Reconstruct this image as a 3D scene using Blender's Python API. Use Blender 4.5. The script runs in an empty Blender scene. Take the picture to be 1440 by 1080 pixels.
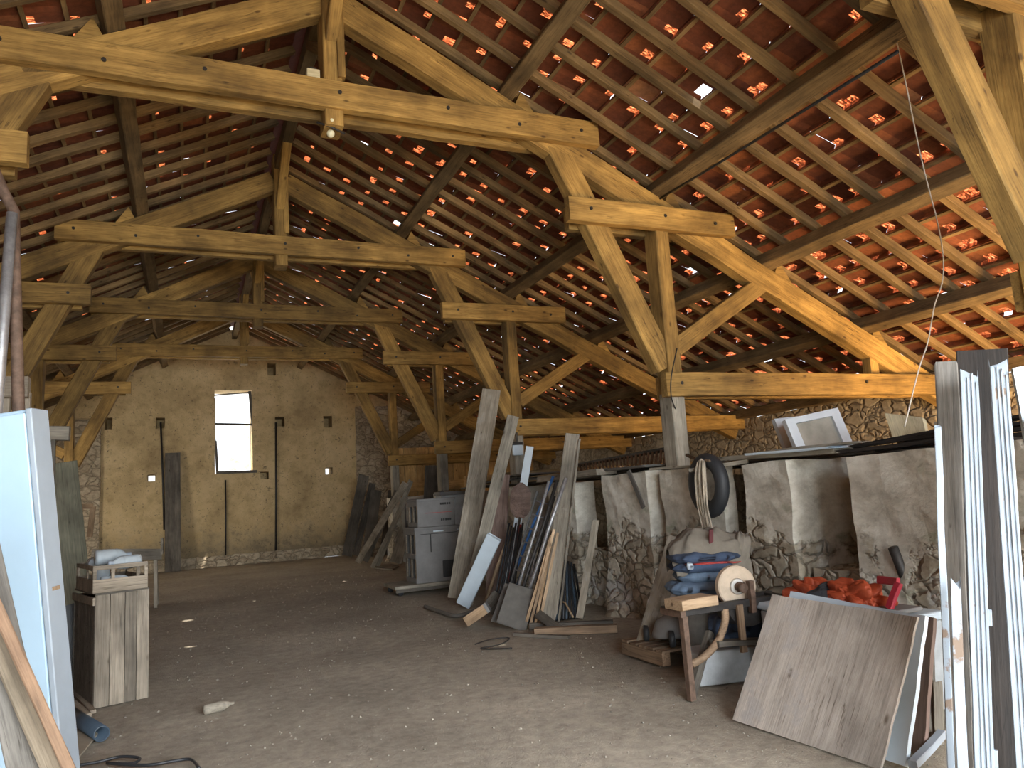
import bpy, bmesh, math, random
from mathutils import Vector, Matrix, noise
R = random.Random(7)
C = bpy.context.scene.collection
V = Vector
# ------------------------------------------------------------------ camera
FPX, PITCH, YAW, ROLL, HC = 1040.5, .1489, .4189, -.0649, 1.65
fw = V((math.sin(YAW)*math.cos(PITCH), math.cos(YAW)*math.cos(PITCH), math.sin(PITCH)))
rt = V((math.cos(YAW), -math.sin(YAW), 0)); up = rt.cross(fw)
rt, up = math.cos(ROLL)*rt+math.sin(ROLL)*up, -math.sin(ROLL)*rt+math.cos(ROLL)*up
CAM = V((0, 0, HC))
def at(px, py, **k):
    """the world point that a sight line meets on a plane x=, y= or z="""
    r = fw+rt*((px-720)/FPX)-up*((py-540)/FPX)
    (a, v), = k.items(); i = 'xyz'.index(a)
    return CAM+r*((v-CAM[i])/r[i])
def dep(p): return (p-CAM).dot(fw)
cd = bpy.data.cameras.new('camera'); cam = bpy.data.objects.new('camera', cd); C.objects.link(cam)
cd.sensor_width = 36; cd.sensor_fit = 'HORIZONTAL'; cd.lens = FPX/1440*36; cd.clip_start = .05
m = Matrix.Identity(4)
for i in range(3): m[i][0], m[i][1], m[i][2], m[i][3] = rt[i], up[i], -fw[i], CAM[i]
cam.matrix_world = m
bpy.context.scene.camera = cam
# ------------------------------------------------------------------ materials
def mat_base(name):
    mt = bpy.data.materials.new(name); mt.use_nodes = True
    nt = mt.node_tree; nt.nodes.clear()
    o = nt.nodes.new('ShaderNodeOutputMaterial'); b = nt.nodes.new('ShaderNodeBsdfPrincipled')
    nt.links.new(b.outputs[0], o.inputs[0])
    return mt, nt, b, o
def N(nt, t, **k):
    n = nt.nodes.new('ShaderNode'+t)
    for a, v in k.items():
        if a in n.inputs.keys() if isinstance(a, str) else False: n.inputs[a].default_value = v
        else: setattr(n, a, v)
    return n
def inp(n, **k):
    for a, v in k.items(): n.inputs[a].default_value = v
    return n
def ramp(nt, stops, src=None):
    r = nt.nodes.new('ShaderNodeValToRGB'); e = r.color_ramp.elements
    while len(e) < len(stops): e.new(.5)
    for el, (p, c) in zip(e, stops): el.position = p; el.color = (*c, 1) if len(c) == 3 else c
    if src: nt.links.new(src, r.inputs[0])
    return r
def mix(nt, a, b, fac, mode='MIX'):
    n = nt.nodes.new('ShaderNodeMix'); n.data_type = 'RGBA'; n.blend_type = mode
    for sock, v in ((n.inputs[0], fac), (n.inputs[6], a), (n.inputs[7], b)):
        if hasattr(v, 'is_output'): nt.links.new(v, sock)
        else: sock.default_value = v if not isinstance(v, tuple) or len(v) == 4 else (*v, 1)
    return n.outputs[2]
def noise_n(nt, vec, scale, detail=5, rough=.6):
    n = nt.nodes.new('ShaderNodeTexNoise'); inp(n, Scale=scale, Detail=detail, Roughness=rough)
    if vec is not None: nt.links.new(vec, n.inputs['Vector'])
    return n.outputs[0]
def objcoord(nt, scale=(1, 1, 1), rnd=True):
    tc = nt.nodes.new('ShaderNodeTexCoord'); mp = nt.nodes.new('ShaderNodeMapping')
    mp.inputs['Scale'].default_value = scale
    nt.links.new(tc.outputs['Object'], mp.inputs[0])
    oi = nt.nodes.new('ShaderNodeObjectInfo')
    if rnd:
        mu = nt.nodes.new('ShaderNodeMath'); mu.operation = 'MULTIPLY'; mu.inputs[1].default_value = 37.
        nt.links.new(oi.outputs['Random'], mu.inputs[0]); nt.links.new(mu.outputs[0], mp.inputs['Location'])
    return mp.outputs[0], oi.outputs['Random']
def bump(nt, b, h, strength=.3, dist=.02):
    n = nt.nodes.new('ShaderNodeBump'); n.inputs['Strength'].default_value = strength; n.inputs['Distance'].default_value = dist
    nt.links.new(h, n.inputs['Height']); nt.links.new(n.outputs[0], b.inputs['Normal'])
def wood(name, dark, light, rough=.8, knots=True, var=.25, spots=None, ax=0):
    mt, nt, b, o = mat_base(name)
    A_ = lambda l, q: (l, q, q) if ax == 0 else (q, q, l)
    v, rnd = objcoord(nt, A_(.7, 6)); v2, _ = objcoord(nt, A_(1.6, 45)); v3, _ = objcoord(nt, (1, 1, 1)); v6, _ = objcoord(nt, A_(.45, 9))
    a = noise_n(nt, v, 1.6, 6, .65); s = noise_n(nt, v2, 1.5, 4, .7); g = noise_n(nt, v3, 1.3, 4, .6)
    c = ramp(nt, [(.3, dark), (.68, light)], a).outputs[0]
    c = mix(nt, c, ramp(nt, [(.3, tuple(x*.45 for x in dark)), (.55, (1, 1, 1))], s).outputs[0], .45, 'MULTIPLY')
    c = mix(nt, c, ramp(nt, [(.33, (.42, .40, .36)), (.66, (1.18, 1.15, 1.08))], g).outputs[0], .85, 'MULTIPLY')
    ck = noise_n(nt, v6, 2.1, 3, .5)
    c = mix(nt, c, ramp(nt, [(.487, (1, 1, 1)), (.498, (.28, .24, .2)), (.502, (.28, .24, .2)), (.513, (1, 1, 1))], ck).outputs[0], ramp(nt, [(.5, (0, 0, 0)), (.62, (.9, .9, .9))], noise_n(nt, v3, 2.2, 3)).outputs[0], 'MULTIPLY')
    if knots:
        v4, _ = objcoord(nt, A_(2.2, 5)); k = nt.nodes.new('ShaderNodeTexVoronoi'); inp(k, Scale=1.1); nt.links.new(v4, k.inputs['Vector'])
        c = mix(nt, c, ramp(nt, [(.05, (.2, .15, .1)), (.11, (1, 1, 1))], k.outputs['Distance']).outputs[0], .8, 'MULTIPLY')
    if spots:
        v5, _ = objcoord(nt, (1, 1, 1))
        c = mix(nt, c, spots, ramp(nt, [(.56, (0, 0, 0)), (.64, (1, 1, 1))], noise_n(nt, v5, 2.6, 5, .7)).outputs[0])
    hv = nt.nodes.new('ShaderNodeMapRange'); inp(hv, **{'To Min': 1-var, 'To Max': 1+var*.6}); nt.links.new(rnd, hv.inputs[0])
    mm = nt.nodes.new('ShaderNodeMix'); mm.data_type = 'RGBA'; mm.blend_type = 'MULTIPLY'; mm.inputs[0].default_value = 1
    nt.links.new(c, mm.inputs[6]); nt.links.new(hv.outputs[0], mm.inputs[7])
    nt.links.new(mm.outputs[2], b.inputs['Base Color']); b.inputs['Roughness'].default_value = rough
    bump(nt, b, s, .35, .01)
    return mt
def plain(name, col, rough=.7, metal=0, var=.35, scale=6, bmp=.15, col2=None, thr=(.35, .7)):
    mt, nt, b, o = mat_base(name)
    v, rnd = objcoord(nt); n = noise_n(nt, v, scale, 6, .65)
    c2 = col2 or tuple(x*(1-var) for x in col)
    nt.links.new(ramp(nt, [(thr[0], c2), (thr[1], col)], n).outputs[0], b.inputs['Base Color'])
    b.inputs['Roughness'].default_value = rough; b.inputs['Metallic'].default_value = metal
    if bmp: bump(nt, b, n, bmp, .02)
    return mt
W = {}
W['truss'] = wood('truss_timber', (.22, .125, .033), (.55, .345, .105))
W['rafter'] = wood('rafter_timber', (.17, .105, .045), (.36, .24, .11))
W['purlin'] = wood('purlin_timber', (.14, .095, .045), (.30, .205, .10))
W['grey'] = wood('grey_weathered_wood', (.24, .21, .17), (.50, .45, .38), spots=(.32, .29, .25))
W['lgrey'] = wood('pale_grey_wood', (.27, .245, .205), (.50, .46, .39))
W['slatwood'] = wood('upright_crate_wood', (.18, .155, .125), (.36, .315, .26), ax=2)
W['dark'] = wood('dark_dusty_wood', (.09, .08, .07), (.2, .18, .155))
W['brown'] = wood('brown_wood', (.17, .11, .07), (.34, .24, .16))
W['rust'] = wood('rust_brown_board', (.16, .105, .09), (.30, .215, .19))
W['tan'] = wood('fresh_tan_wood', (.36, .24, .14), (.58, .42, .28))
W['browntan'] = wood('red_brown_plank', (.15, .09, .055), (.29, .185, .12))
W['dustytan'] = wood('dusty_tan_plank', (.16, .13, .095), (.32, .265, .20))
W['barked'] = wood('barked_grey_wood', (.12, .11, .10), (.25, .235, .22), knots=False)
W['cream'] = wood('cream_board', (.72, .64, .42), (.86, .78, .56), knots=False)
W['crate'] = wood('old_crate_wood', (.22, .185, .145), (.43, .37, .30))
W['ply'] = wood('worn_plywood', (.36, .32, .295), (.54, .50, .47), knots=True, spots=(.42, .385, .36))
W['orange'] = wood('warm_plank', (.45, .27, .10), (.72, .47, .2))
W['green'] = wood('greenish_board', (.14, .14, .10), (.25, .245, .185))
W['black'] = wood('black_brown_board', (.014, .011, .010), (.04, .031, .027), knots=False)
W['white'] = plain('chipped_white_paint', (.33, .385, .445), .45, 0, .12, 5, .05)
W['chip'] = plain('flaking_white_paint', (.31, .365, .425), .5, 0, .1, 3.2, .2, col2=(.22, .16, .12), thr=(.36, .40))
W['sashwhite'] = plain('sash_paint', (.56, .59, .62), .45, 0, .12, 5, .05)
W['bluewhite'] = plain('pale_blue_paint', (.62, .72, .80), .4, 0, .12, 4, .05)
W['cabinet'] = plain('white_enamel', (.40, .55, .68), .35, 0, .07, 3, .03)
W['steel'] = plain('dull_steel', (.42, .42, .43), .45, .6, .4, 14)
W['rustmetal'] = plain('rusty_iron', (.19, .12, .085), .75, .25, .55, 16)
W['iron'] = plain('dark_iron', (.055, .05, .047), .55, .4, .4, 14)
W['blackp'] = plain('black_plastic', (.03, .033, .038), .42, 0, .4, 8, .05)
W['bluep'] = plain('blue_plastic', (.06, .19, .50), .4, 0, .3, 8, .05)
W['slate'] = plain('blue_grey_pipe', (.06, .09, .125), .4, 0, .3, 8, .05)
W['rubber'] = plain('black_rubber', (.028, .030, .034), .6, 0, .3, 9, .05)
W['greybox'] = plain('grey_card', (.23, .225, .22), .85, 0, .22, 5, .1)
W['ink'] = plain('dark_print', (.05, .05, .05), .8, 0, .2, 30, 0)
W['red'] = plain('red_paint', (.50, .06, .05), .5, 0, .3, 9, .05)
W['crimson'] = plain('crimson_plastic', (.46, .035, .06), .4, 0, .2, 9, .03)
W['orangecloth'] = plain('orange_tarpaulin', (.55, .095, .035), .6, 0, .35, 6, .3)
W['blackcloth'] = plain('black_cloth', (.03, .03, .035), .85, 0, .4, 8, .3)
W['navy'] = plain('navy_cloth', (.055, .085, .15), .9, 0, .4, 9, .35)
W['bluecloth'] = plain('faded_blue_cloth', (.16, .23, .33), .9, 0, .35, 8, .35)
W['khaki'] = plain('khaki_cloth', (.21, .185, .15), .95, 0, .3, 7, .35)
W['stonewheel'] = plain('sandstone_wheel', (.60, .48, .36), .85, 0, .25, 12, .25)
W['whitehub'] = plain('pale_hub', (.66, .64, .60), .7, 0, .2, 12, .1)
W['maroon'] = plain('maroon_cloth', (.13, .035, .04), .9, 0, .3, 9, .1)
W['rope'] = plain('hemp_rope', (.50, .42, .32), .95, 0, .4, 20, .4)
W['concrete'] = plain('concrete_block', (.50, .53, .55), .9, 0, .25, 8, .35)
W['card'] = plain('dusty_cardboard', (.42, .36, .27), .9, 0, .2, 5, .1)
W['bulb'] = plain('cream_glass_bulb', (.80, .77, .55), .25, 0, .05, 5, 0)
W['string'] = plain('pale_string', (.62, .55, .46), .9, 0, .2, 20, 0)
W['sheetdark'] = plain('dusty_dark_sheet', (.16, .15, .135), .8, 0, .35, 5, .2)
W['galv'] = plain('galvanised_tub', (.34, .34, .33), .45, .45, .35, 7, .1)
def glass(name, col, rough=.05, alpha_dirt=.0):
    mt, nt, b, o = mat_base(name)
    inp(b, **{'Base Color': (*col, 1), 'Roughness': rough, 'IOR': 1.3, 'Transmission Weight': 1.0})
    return mt
W['glass'] = glass('bottle_plastic', (.80, .88, .92), .12)
for n_ in W['glass'].node_tree.nodes:
    if n_.type == 'BSDF_PRINCIPLED': inp(n_, **{'Transmission Weight': .55, 'IOR': 1.2, 'Base Color': (.70, .77, .81, 1)})
mt, nt, b, o = mat_base('dusty_pane'); v, _ = objcoord(nt); n = noise_n(nt, v, 4)
nt.links.new(ramp(nt, [(.3, (.20, .19, .16)), (.7, (.33, .31, .26))], n).outputs[0], b.inputs['Base Color']); b.inputs['Roughness'].default_value = .12
W['pane'] = mt
# earth floor
mt, nt, b, o = mat_base('packed_earth'); v, _ = objcoord(nt, rnd=False)
n1 = noise_n(nt, v, .55, 6, .6); n2 = noise_n(nt, v, 9, 8, .75); n3 = noise_n(nt, v, 60, 4, .7)
c = ramp(nt, [(.3, (.30, .265, .215)), (.7, (.51, .455, .37))], n1).outputs[0]
c = mix(nt, c, ramp(nt, [(.25, (.4, .38, .36)), (.62, (1.08, 1.05, 1))], n2).outputs[0], .75, 'MULTIPLY')
c = mix(nt, c, (.50, .44, .36), ramp(nt, [(.66, (0, 0, 0)), (.72, (1, 1, 1))], n3).outputs[0])
nt.links.new(c, b.inputs['Base Color']); b.inputs['Roughness'].default_value = .95
ad = N(nt, 'Math', operation='ADD'); nt.links.new(n2, ad.inputs[0]); nt.links.new(n3, ad.inputs[1]); bump(nt, b, ad.outputs[0], .6, .03)
W['earth'] = mt
# ochre render of the gable
mt, nt, b, o = mat_base('ochre_render'); v, _ = objcoord(nt, rnd=False)
n1 = noise_n(nt, v, .5, 7, .62); n2 = noise_n(nt, v, 3.2, 8, .7); n3 = noise_n(nt, v, 14, 6, .75)
c = ramp(nt, [(.28, (.36, .26, .13)), (.5, (.66, .50, .265)), (.75, (.78, .61, .36))], n1).outputs[0]
c = mix(nt, c, ramp(nt, [(.3, (.55, .5, .45)), (.55, (1, 1, 1))], n2).outputs[0], .6, 'MULTIPLY')
c = mix(nt, c, (.08, .06, .045), ramp(nt, [(.60, (0, 0, 0)), (.66, (.9, .9, .9))], n3).outputs[0])
n4 = noise_n(nt, v, 6.5, 4, .8); c = mix(nt, c, (.16, .12, .075), ramp(nt, [(.61, (0, 0, 0)), (.68, (.8, .8, .8))], n4).outputs[0])
sx = nt.nodes.new('ShaderNodeSeparateXYZ'); nt.links.new(v, sx.inputs[0])
def mth(op, a, bb):
    n = nt.nodes.new('ShaderNodeMath'); n.operation = op
    for s, q in ((n.inputs[0], a), (n.inputs[1], bb)):
        if hasattr(q, 'is_output'): nt.links.new(q, s)
        else: s.default_value = q
    return n.outputs[0]
damp = mth('ADD', mth('MULTIPLY', sx.outputs[2], -.75), mth('MULTIPLY', n2, 2.3))     # damp rising from the ground, ragged edge
c = mix(nt, c, (.12, .105, .08), mth('MULTIPLY', ramp(nt, [(.15, (0, 0, 0)), (.95, (1, 1, 1))], damp).outputs[0], .75))
nt.links.new(c, b.inputs['Base Color']); b.inputs['Roughness'].default_value = .95; bump(nt, b, n2, .8, .06)
W['render'] = mt
# rubble stone
def stone(name, cols, plaster=None, pz=(.45, .6), scale=4.2, green=False):
    mt, nt, b, o = mat_base(name); v, _ = objcoord(nt, (1, 1, 1.5), rnd=False)
    wn = nt.nodes.new('ShaderNodeTexNoise'); inp(wn, Scale=2.5, Detail=3); nt.links.new(v, wn.inputs['Vector'])
    vm = nt.nodes.new('ShaderNodeVectorMath'); vm.operation = 'MULTIPLY_ADD'; vm.inputs[1].default_value = (.55, .55, .55)
    nt.links.new(wn.outputs['Color'], vm.inputs[0]); nt.links.new(v, vm.inputs[2])
    vo = nt.nodes.new('ShaderNodeTexVoronoi'); vo.feature = 'DISTANCE_TO_EDGE'; inp(vo, Scale=scale); nt.links.new(vm.outputs[0], vo.inputs['Vector'])
    vc = nt.nodes.new('ShaderNodeTexVoronoi'); inp(vc, Scale=scale); nt.links.new(vm.outputs[0], vc.inputs['Vector'])
    n2 = noise_n(nt, v, 9, 8, .7)
    c = ramp(nt, [(.0, cols[0]), (.5, cols[1]), (1, cols[2])], vc.outputs['Color']).outputs[0]
    c = mix(nt, c, ramp(nt, [(.3, (.5, .48, .45)), (.6, (1.1, 1.1, 1.08))], n2).outputs[0], .8, 'MULTIPLY')
    crevice_shade = ramp(nt, [(.0, (.75, .75, .75)), (.05, (0, 0, 0))], vo.outputs['Distance']).outputs[0]  # shade in the crevices between stones, put into the colour
    c = mix(nt, c, tuple(x*.6 for x in cols[0]), crevice_shade)
    h = mix(nt, (0, 0, 0), (1, 1, 1), ramp(nt, [(0, (0, 0, 0)), (.16, (1, 1, 1))], vo.outputs['Distance']).outputs[0])
    if plaster:
        sx = nt.nodes.new('ShaderNodeSeparateXYZ'); nt.links.new(v, sx.inputs[0])
        n1 = noise_n(nt, v, 1.1, 6, .6)
        def mt2(op, a, bb):
            n = nt.nodes.new('ShaderNodeMath'); n.operation = op
            for s, q in ((n.inputs[0], a), (n.inputs[1], bb)):
                if hasattr(q, 'is_output'): nt.links.new(q, s)
                else: s.default_value = q
            return n.outputs[0]
        f = ramp(nt, [(pz[0], (0, 0, 0)), (pz[0]+.03, (1, 1, 1))], mt2('ADD', mt2('MULTIPLY', sx.outputs[2], .16), mt2('MULTIPLY', n1, .75))).outputs[0]
        pl = mix(nt, plaster, ramp(nt, [(.32, (.42, .39, .35)), (.5, (.85, .83, .8)), (.68, (1.22, 1.24, 1.28))], noise_n(nt, v, 2.2, 8, .7)).outputs[0], .8, 'MULTIPLY')
        if green: pl = mix(nt, pl, (.22, .27, .15), ramp(nt, [(.58, (0, 0, 0)), (.72, (.8, .8, .8))], noise_n(nt, v, 1.7, 4, .6)).outputs[0])
        c = mix(nt, c, (.66, .68, .70), ramp(nt, [(.52, (0, 0, 0)), (.66, (.75, .75, .75))], noise_n(nt, v, 1.5, 6, .65)).outputs[0]); c = mix(nt, c, pl, f); h = mix(nt, h, ramp(nt, [(.2, (.9, .9, .9)), (.8, (1.2, 1.2, 1.2))], n2).outputs[0], f)
    nt.links.new(c, b.inputs['Base Color']); b.inputs['Roughness'].default_value = .95; bump(nt, b, h, .75, .05)
    return mt
W['stone'] = stone('rubble_stone', ((.36, .29, .20), (.50, .41, .29), (.60, .51, .38)), scale=3.4)
W['pier'] = stone('flaking_plaster_on_rubble', ((.30, .26, .20), (.52, .46, .365), (.70, .65, .56)), (.74, .71, .63), (.57, .6), 4.2, True)
# terracotta tiles
mt, nt, b, o = mat_base('terracotta_tile'); v, _ = objcoord(nt, (.8, 4, 4), rnd=False); v2, _ = objcoord(nt, rnd=False)
atn = nt.nodes.new('ShaderNodeAttribute'); atn.attribute_name = 'tile_tone'
c = ramp(nt, [(0, (.13, .038, .02)), (.5, (.235, .07, .03)), (.85, (.33, .115, .045)), (1, (.42, .20, .10))], atn.outputs['Fac']).outputs[0]
c = mix(nt, c, ramp(nt, [(.3, (.5, .47, .45)), (.62, (1.1, 1.08, 1.05))], noise_n(nt, v2, 16, 7, .7)).outputs[0], .75, 'MULTIPLY')
nt.links.new(c, b.inputs['Base Color']); b.inputs['Roughness'].default_value = .85
W['tile'] = mt
mt, nt, b, o = mat_base('glowing_tile_lip'); v2, _ = objcoord(nt, (.45, 1.7, .45), rnd=False)  # sunlight glow at the tile gaps, put into an orange translucent colour
tr = nt.nodes.new('ShaderNodeBsdfTranslucent'); ms = nt.nodes.new('ShaderNodeMixShader')
nz = noise_n(nt, v2, 34, 5, .75)
nt.links.new(ramp(nt, [(.3, (.40, .06, .015)), (.56, (.62, .14, .045)), (.72, (.95, .40, .18))], nz).outputs[0], tr.inputs[0])
nt.links.new(ramp(nt, [(.46, (0, 0, 0)), (.58, (1, 1, 1))], nz).outputs[0], ms.inputs[0])
b.inputs['Base Color'].default_value = (.22, .07, .03, 1)
nt.links.new(b.outputs[0], ms.inputs[1]); nt.links.new(tr.outputs[0], ms.inputs[2]); nt.links.new(ms.outputs[0], o.inputs[0])
W['glow_lip'] = mt
mt, nt, b, o = mat_base('plastic_sheet'); tr = nt.nodes.new('ShaderNodeBsdfTranslucent'); tp = nt.nodes.new('ShaderNodeBsdfTransparent'); ms = nt.nodes.new('ShaderNodeMixShader')
v, _ = objcoord(nt); nz = noise_n(nt, v, 3.2, 6, .7)
nt.links.new(ramp(nt, [(.3, (.36, .23, .06)), (.5, (.55, .45, .22)), (.62, (.85, .80, .62))], nz).outputs[0], tr.inputs[0]); ms.inputs[0].default_value = .04
nt.links.new(tr.outputs[0], ms.inputs[1]); nt.links.new(tp.outputs[0], ms.inputs[2]); nt.links.new(ms.outputs[0], o.inputs[0])
W['sheet'] = mt
# ------------------------------------------------------------------ building blocks
MW = {}
def mesh_obj(name, verts, faces, mat, M=None, parent=None, smooth=False, mats=None, fm=None):
    me = bpy.data.meshes.new(name); me.from_pydata([tuple(v) for v in verts], [], faces)
    for q in (mats or [mat]): me.materials.append(W[q] if isinstance(q, str) else q)
    if fm: me.polygons.foreach_set('material_index', fm)
    if smooth: me.polygons.foreach_set('use_smooth', [True]*len(me.polygons))
    me.update()
    o = bpy.data.objects.new(name, me); C.objects.link(o)
    M = M or Matrix.Identity(4)
    if parent is not None:
        o.parent = parent; o.matrix_basis = MW[parent.name].inverted() @ M
    else: o.matrix_basis = M
    MW[o.name] = M.copy()
    return o
def tag(o, label=None, cat=None, group=None, kind=None):
    if label: o['label'] = label
    if cat: o['category'] = cat
    if group: o['group'] = group
    if kind: o['kind'] = kind
    return o
def empty(name, loc, label, cat, group=None, M=None):
    o = bpy.data.objects.new(name, None); C.objects.link(o); o.empty_display_size = .1
    o.matrix_basis = M if M is not None else Matrix.Translation(loc)
    MW[o.name] = o.matrix_basis.copy()
    return tag(o, label, cat, group)
def frame(o, X, Z):
    X = V(X).normalized(); Y = V(Z).cross(X).normalized(); Zn = X.cross(Y)
    m = Matrix.Identity(4)
    for i in range(3): m[i][0], m[i][1], m[i][2], m[i][3] = X[i], Y[i], Zn[i], o[i]
    return m
def bar_geo(L, w, h, ch=.06, seg=None, jit=.004, x0=0, ends=0, rnd=None, taper=1):
    """a timber along X from x0 to x0+L, chamfered edges, slightly uneven faces"""
    r = rnd or R; c = min(w, h)*ch; seg = seg or max(2, int(L/.5))
    prof = [(-w/2+c, -h/2), (w/2-c, -h/2), (w/2, -h/2+c), (w/2, h/2-c), (w/2-c, h/2), (-w/2+c, h/2), (-w/2, h/2-c), (-w/2, -h/2+c)]
    vs, fs = [], []
    for i in range(seg+1):
        t = i/seg; dy, dz = r.uniform(-jit, jit), r.uniform(-jit, jit); k = 1+(taper-1)*t
        for j, (y, z) in enumerate(prof):
            e = r.uniform(-ends, ends) if i in (0, seg) else 0
            vs.append((x0+L*t+e, y*k+dy+r.uniform(-jit, jit)*.4, z*k+dz+r.uniform(-jit, jit)*.4))
    for i in range(seg):
        for j in range(8):
            a, b2 = i*8+j, i*8+(j+1) % 8
            fs.append((a, a+8, b2+8, b2))
    fs.append(tuple(range(8))); fs.append(tuple(seg*8+j for j in reversed(range(8))))
    return vs, fs
def beam(name, p0, p1, w, h, mat, parent=None, Z=(0, 0, 1), jit=.004, ch=.06, ends=0, taper=1, seg=None):
    p0, p1 = V(p0), V(p1); L = (p1-p0).length
    vs, fs = bar_geo(L, w, h, ch, seg, jit, 0, ends, None, taper)
    return mesh_obj(name, vs, fs, mat, frame(p0, p1-p0, Z), parent)
def join(*gs):
    vs, fs = [], []
    for v, f in gs:
        n = len(vs); vs += list(v); fs += [tuple(i+n for i in q) for q in f]
    return vs, fs
def xf(g, M): return [M @ V(v) for v in g[0]], g[1]
def box_geo(x0, x1, y0, y1, z0, z1):
    v = [(x, y, z) for x in (x0, x1) for y in (y0, y1) for z in (z0, z1)]
    return v, [(0, 1, 3, 2), (4, 6, 7, 5), (0, 4, 5, 1), (2, 3, 7, 6), (0, 2, 6, 4), (1, 5, 7, 3)]
def rbox(x0, x1, y0, y1, z0, z1, c=.008):
    """a box with softened edges"""
    bm = bmesh.new(); vs = [bm.verts.new(v) for v in box_geo(x0, x1, y0, y1, z0, z1)[0]]
    for f in box_geo(0, 1, 0, 1, 0, 1)[1]: bm.faces.new([vs[i] for i in f])
    bmesh.ops.recalc_face_normals(bm, faces=bm.faces)
    bmesh.ops.bevel(bm, geom=bm.edges[:], offset=c, segments=2, affect='EDGES', profile=.5)
    bm.verts.index_update(); g = ([v.co.copy() for v in bm.verts], [tuple(v.index for v in f.verts) for f in bm.faces]); bm.free()
    return g
def smooth_pts(pts, k=6):
    pts = [V(p) for p in pts]; out = []
    for i in range(len(pts)-1):
        p0, p1, p2, p3 = pts[max(i-1, 0)], pts[i], pts[i+1], pts[min(i+2, len(pts)-1)]
        for j in range(k):
            t = j/k
            out.append(.5*((2*p1)+(-p0+p2)*t+(2*p0-5*p1+4*p2-p3)*t*t+(-p0+3*p1-3*p2+p3)*t**3))
    return out+[pts[-1]]
def tube_geo(pts, r, n=8, caps=True, r1=None):
    pts = [V(p) for p in pts]; vs, fs = [], []
    last = None
    for i, p in enumerate(pts):
        d = (pts[min(i+1, len(pts)-1)]-pts[max(i-1, 0)]).normalized()
        a = last-d*last.dot(d) if last else d.orthogonal()
        a.normalize(); last = a; b2 = d.cross(a)
        rr = r if r1 is None else r+(r1-r)*i/(len(pts)-1)
        for j in range(n):
            t = 2*math.pi*j/n; vs.append(p+(a*math.cos(t)+b2*math.sin(t))*rr)
    for i in range(len(pts)-1):
        for j in range(n): a, b2 = i*n+j, i*n+(j+1) % n; fs.append((a, b2, b2+n, a+n))
    if caps: fs.append(tuple(reversed(range(n)))); fs.append(tuple((len(pts)-1)*n+j for j in range(n)))
    return vs, fs
def lathe_geo(prof, n=28):
    vs = [(r*math.cos(2*math.pi*j/n), r*math.sin(2*math.pi*j/n), z) for r, z in prof for j in range(n)]
    fs = [(i*n+j, i*n+(j+1) % n, (i+1)*n+(j+1) % n, (i+1)*n+j) for i in range(len(prof)-1) for j in range(n)]
    return vs, fs
def world(name, g, mat, origin, parent=None, smooth=False):
    """geometry given in world coordinates, its object's origin at the base"""
    o = V(origin); return mesh_obj(name, [V(v)-o for v in g[0]], g[1], mat, Matrix.Translation(o), parent, smooth)
def tube(name, pts, r, mat, parent=None, n=8, label=None, cat=None, group=None, smooth=True, r1=None):
    o = world(name, tube_geo(pts, r, n, True, r1), mat, pts[0], parent, smooth)
    return tag(o, label, cat, group)
def lean_axis(b, t, wpx, th, dx=None, bz=0., x=None, y=None, spin=0):
    B = at(*b, z=bz) if bz is not None else None
    T = at(*t, x=x) if x is not None else at(*t, y=y) if y is not None else at(*t, x=B.x+dx if B.y > 18 or B.x > 5 else min(B.x+dx, 5.25))
    X = (T-B).normalized(); view = ((B+T)/2-CAM).normalized()
    Y = X.cross(view).normalized(); Z = X.cross(Y)
    if spin:
        q = Matrix.Rotation(math.radians(spin), 3, X); Y, Z = q @ Y, q @ Z
    w = wpx*dep((B+T)/2)/FPX
    lo = w/2*abs(Y.z)+th/2*abs(Z.z)
    B = B+V((0, 0, lo+.004))
    m = Matrix.Identity(4); X = (T-B).normalized(); Y = (Y-X*Y.dot(X)).normalized(); Z = X.cross(Y)
    for i in range(3): m[i][0], m[i][1], m[i][2], m[i][3] = X[i], Y[i], Z[i], B[i]
    return m, (T-B).length, w
def lean(name, label, cat, b, t, wpx, th, mat, group=None, ends=.012, **k):
    """a board standing on the ground and leaning: foot and head given by sight lines, then built where it stands"""
    M, L, w = lean_axis(b, t, wpx, th, **k)
    vs, fs = bar_geo(L, w, th, .1, max(3, int(L/.25)), .003, 0, ends)
    return tag(mesh_obj(name, vs, fs, mat, M), label, cat, group)
def pole(name, label, cat, b, t, r, mat, group=None, **k):
    M, L, w = lean_axis(b, t, 2, r*2, **k)
    g = tube_geo([(0, 0, 0), (L*.33, R.uniform(-.01, .01), R.uniform(-.01, .01)), (L*.66, R.uniform(-.01, .01), 0), (L, 0, 0)], r, 10)
    return tag(mesh_obj(name, g[0], g[1], mat, M, None, True), label, cat, group)
def rough(o, amp, scale=2., cuts=None, seed=0):
    """weathered surface: every vertex pushed by noise"""
    me = o.data; M = MW[o.name]
    for v in me.vertices:
        w = M @ v.co; n = noise.noise_vector(w*scale+V((seed, seed, 0)))+.5*noise.noise_vector(w*scale*2.3)
        v.co += n*amp
    me.update(); return o
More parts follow.
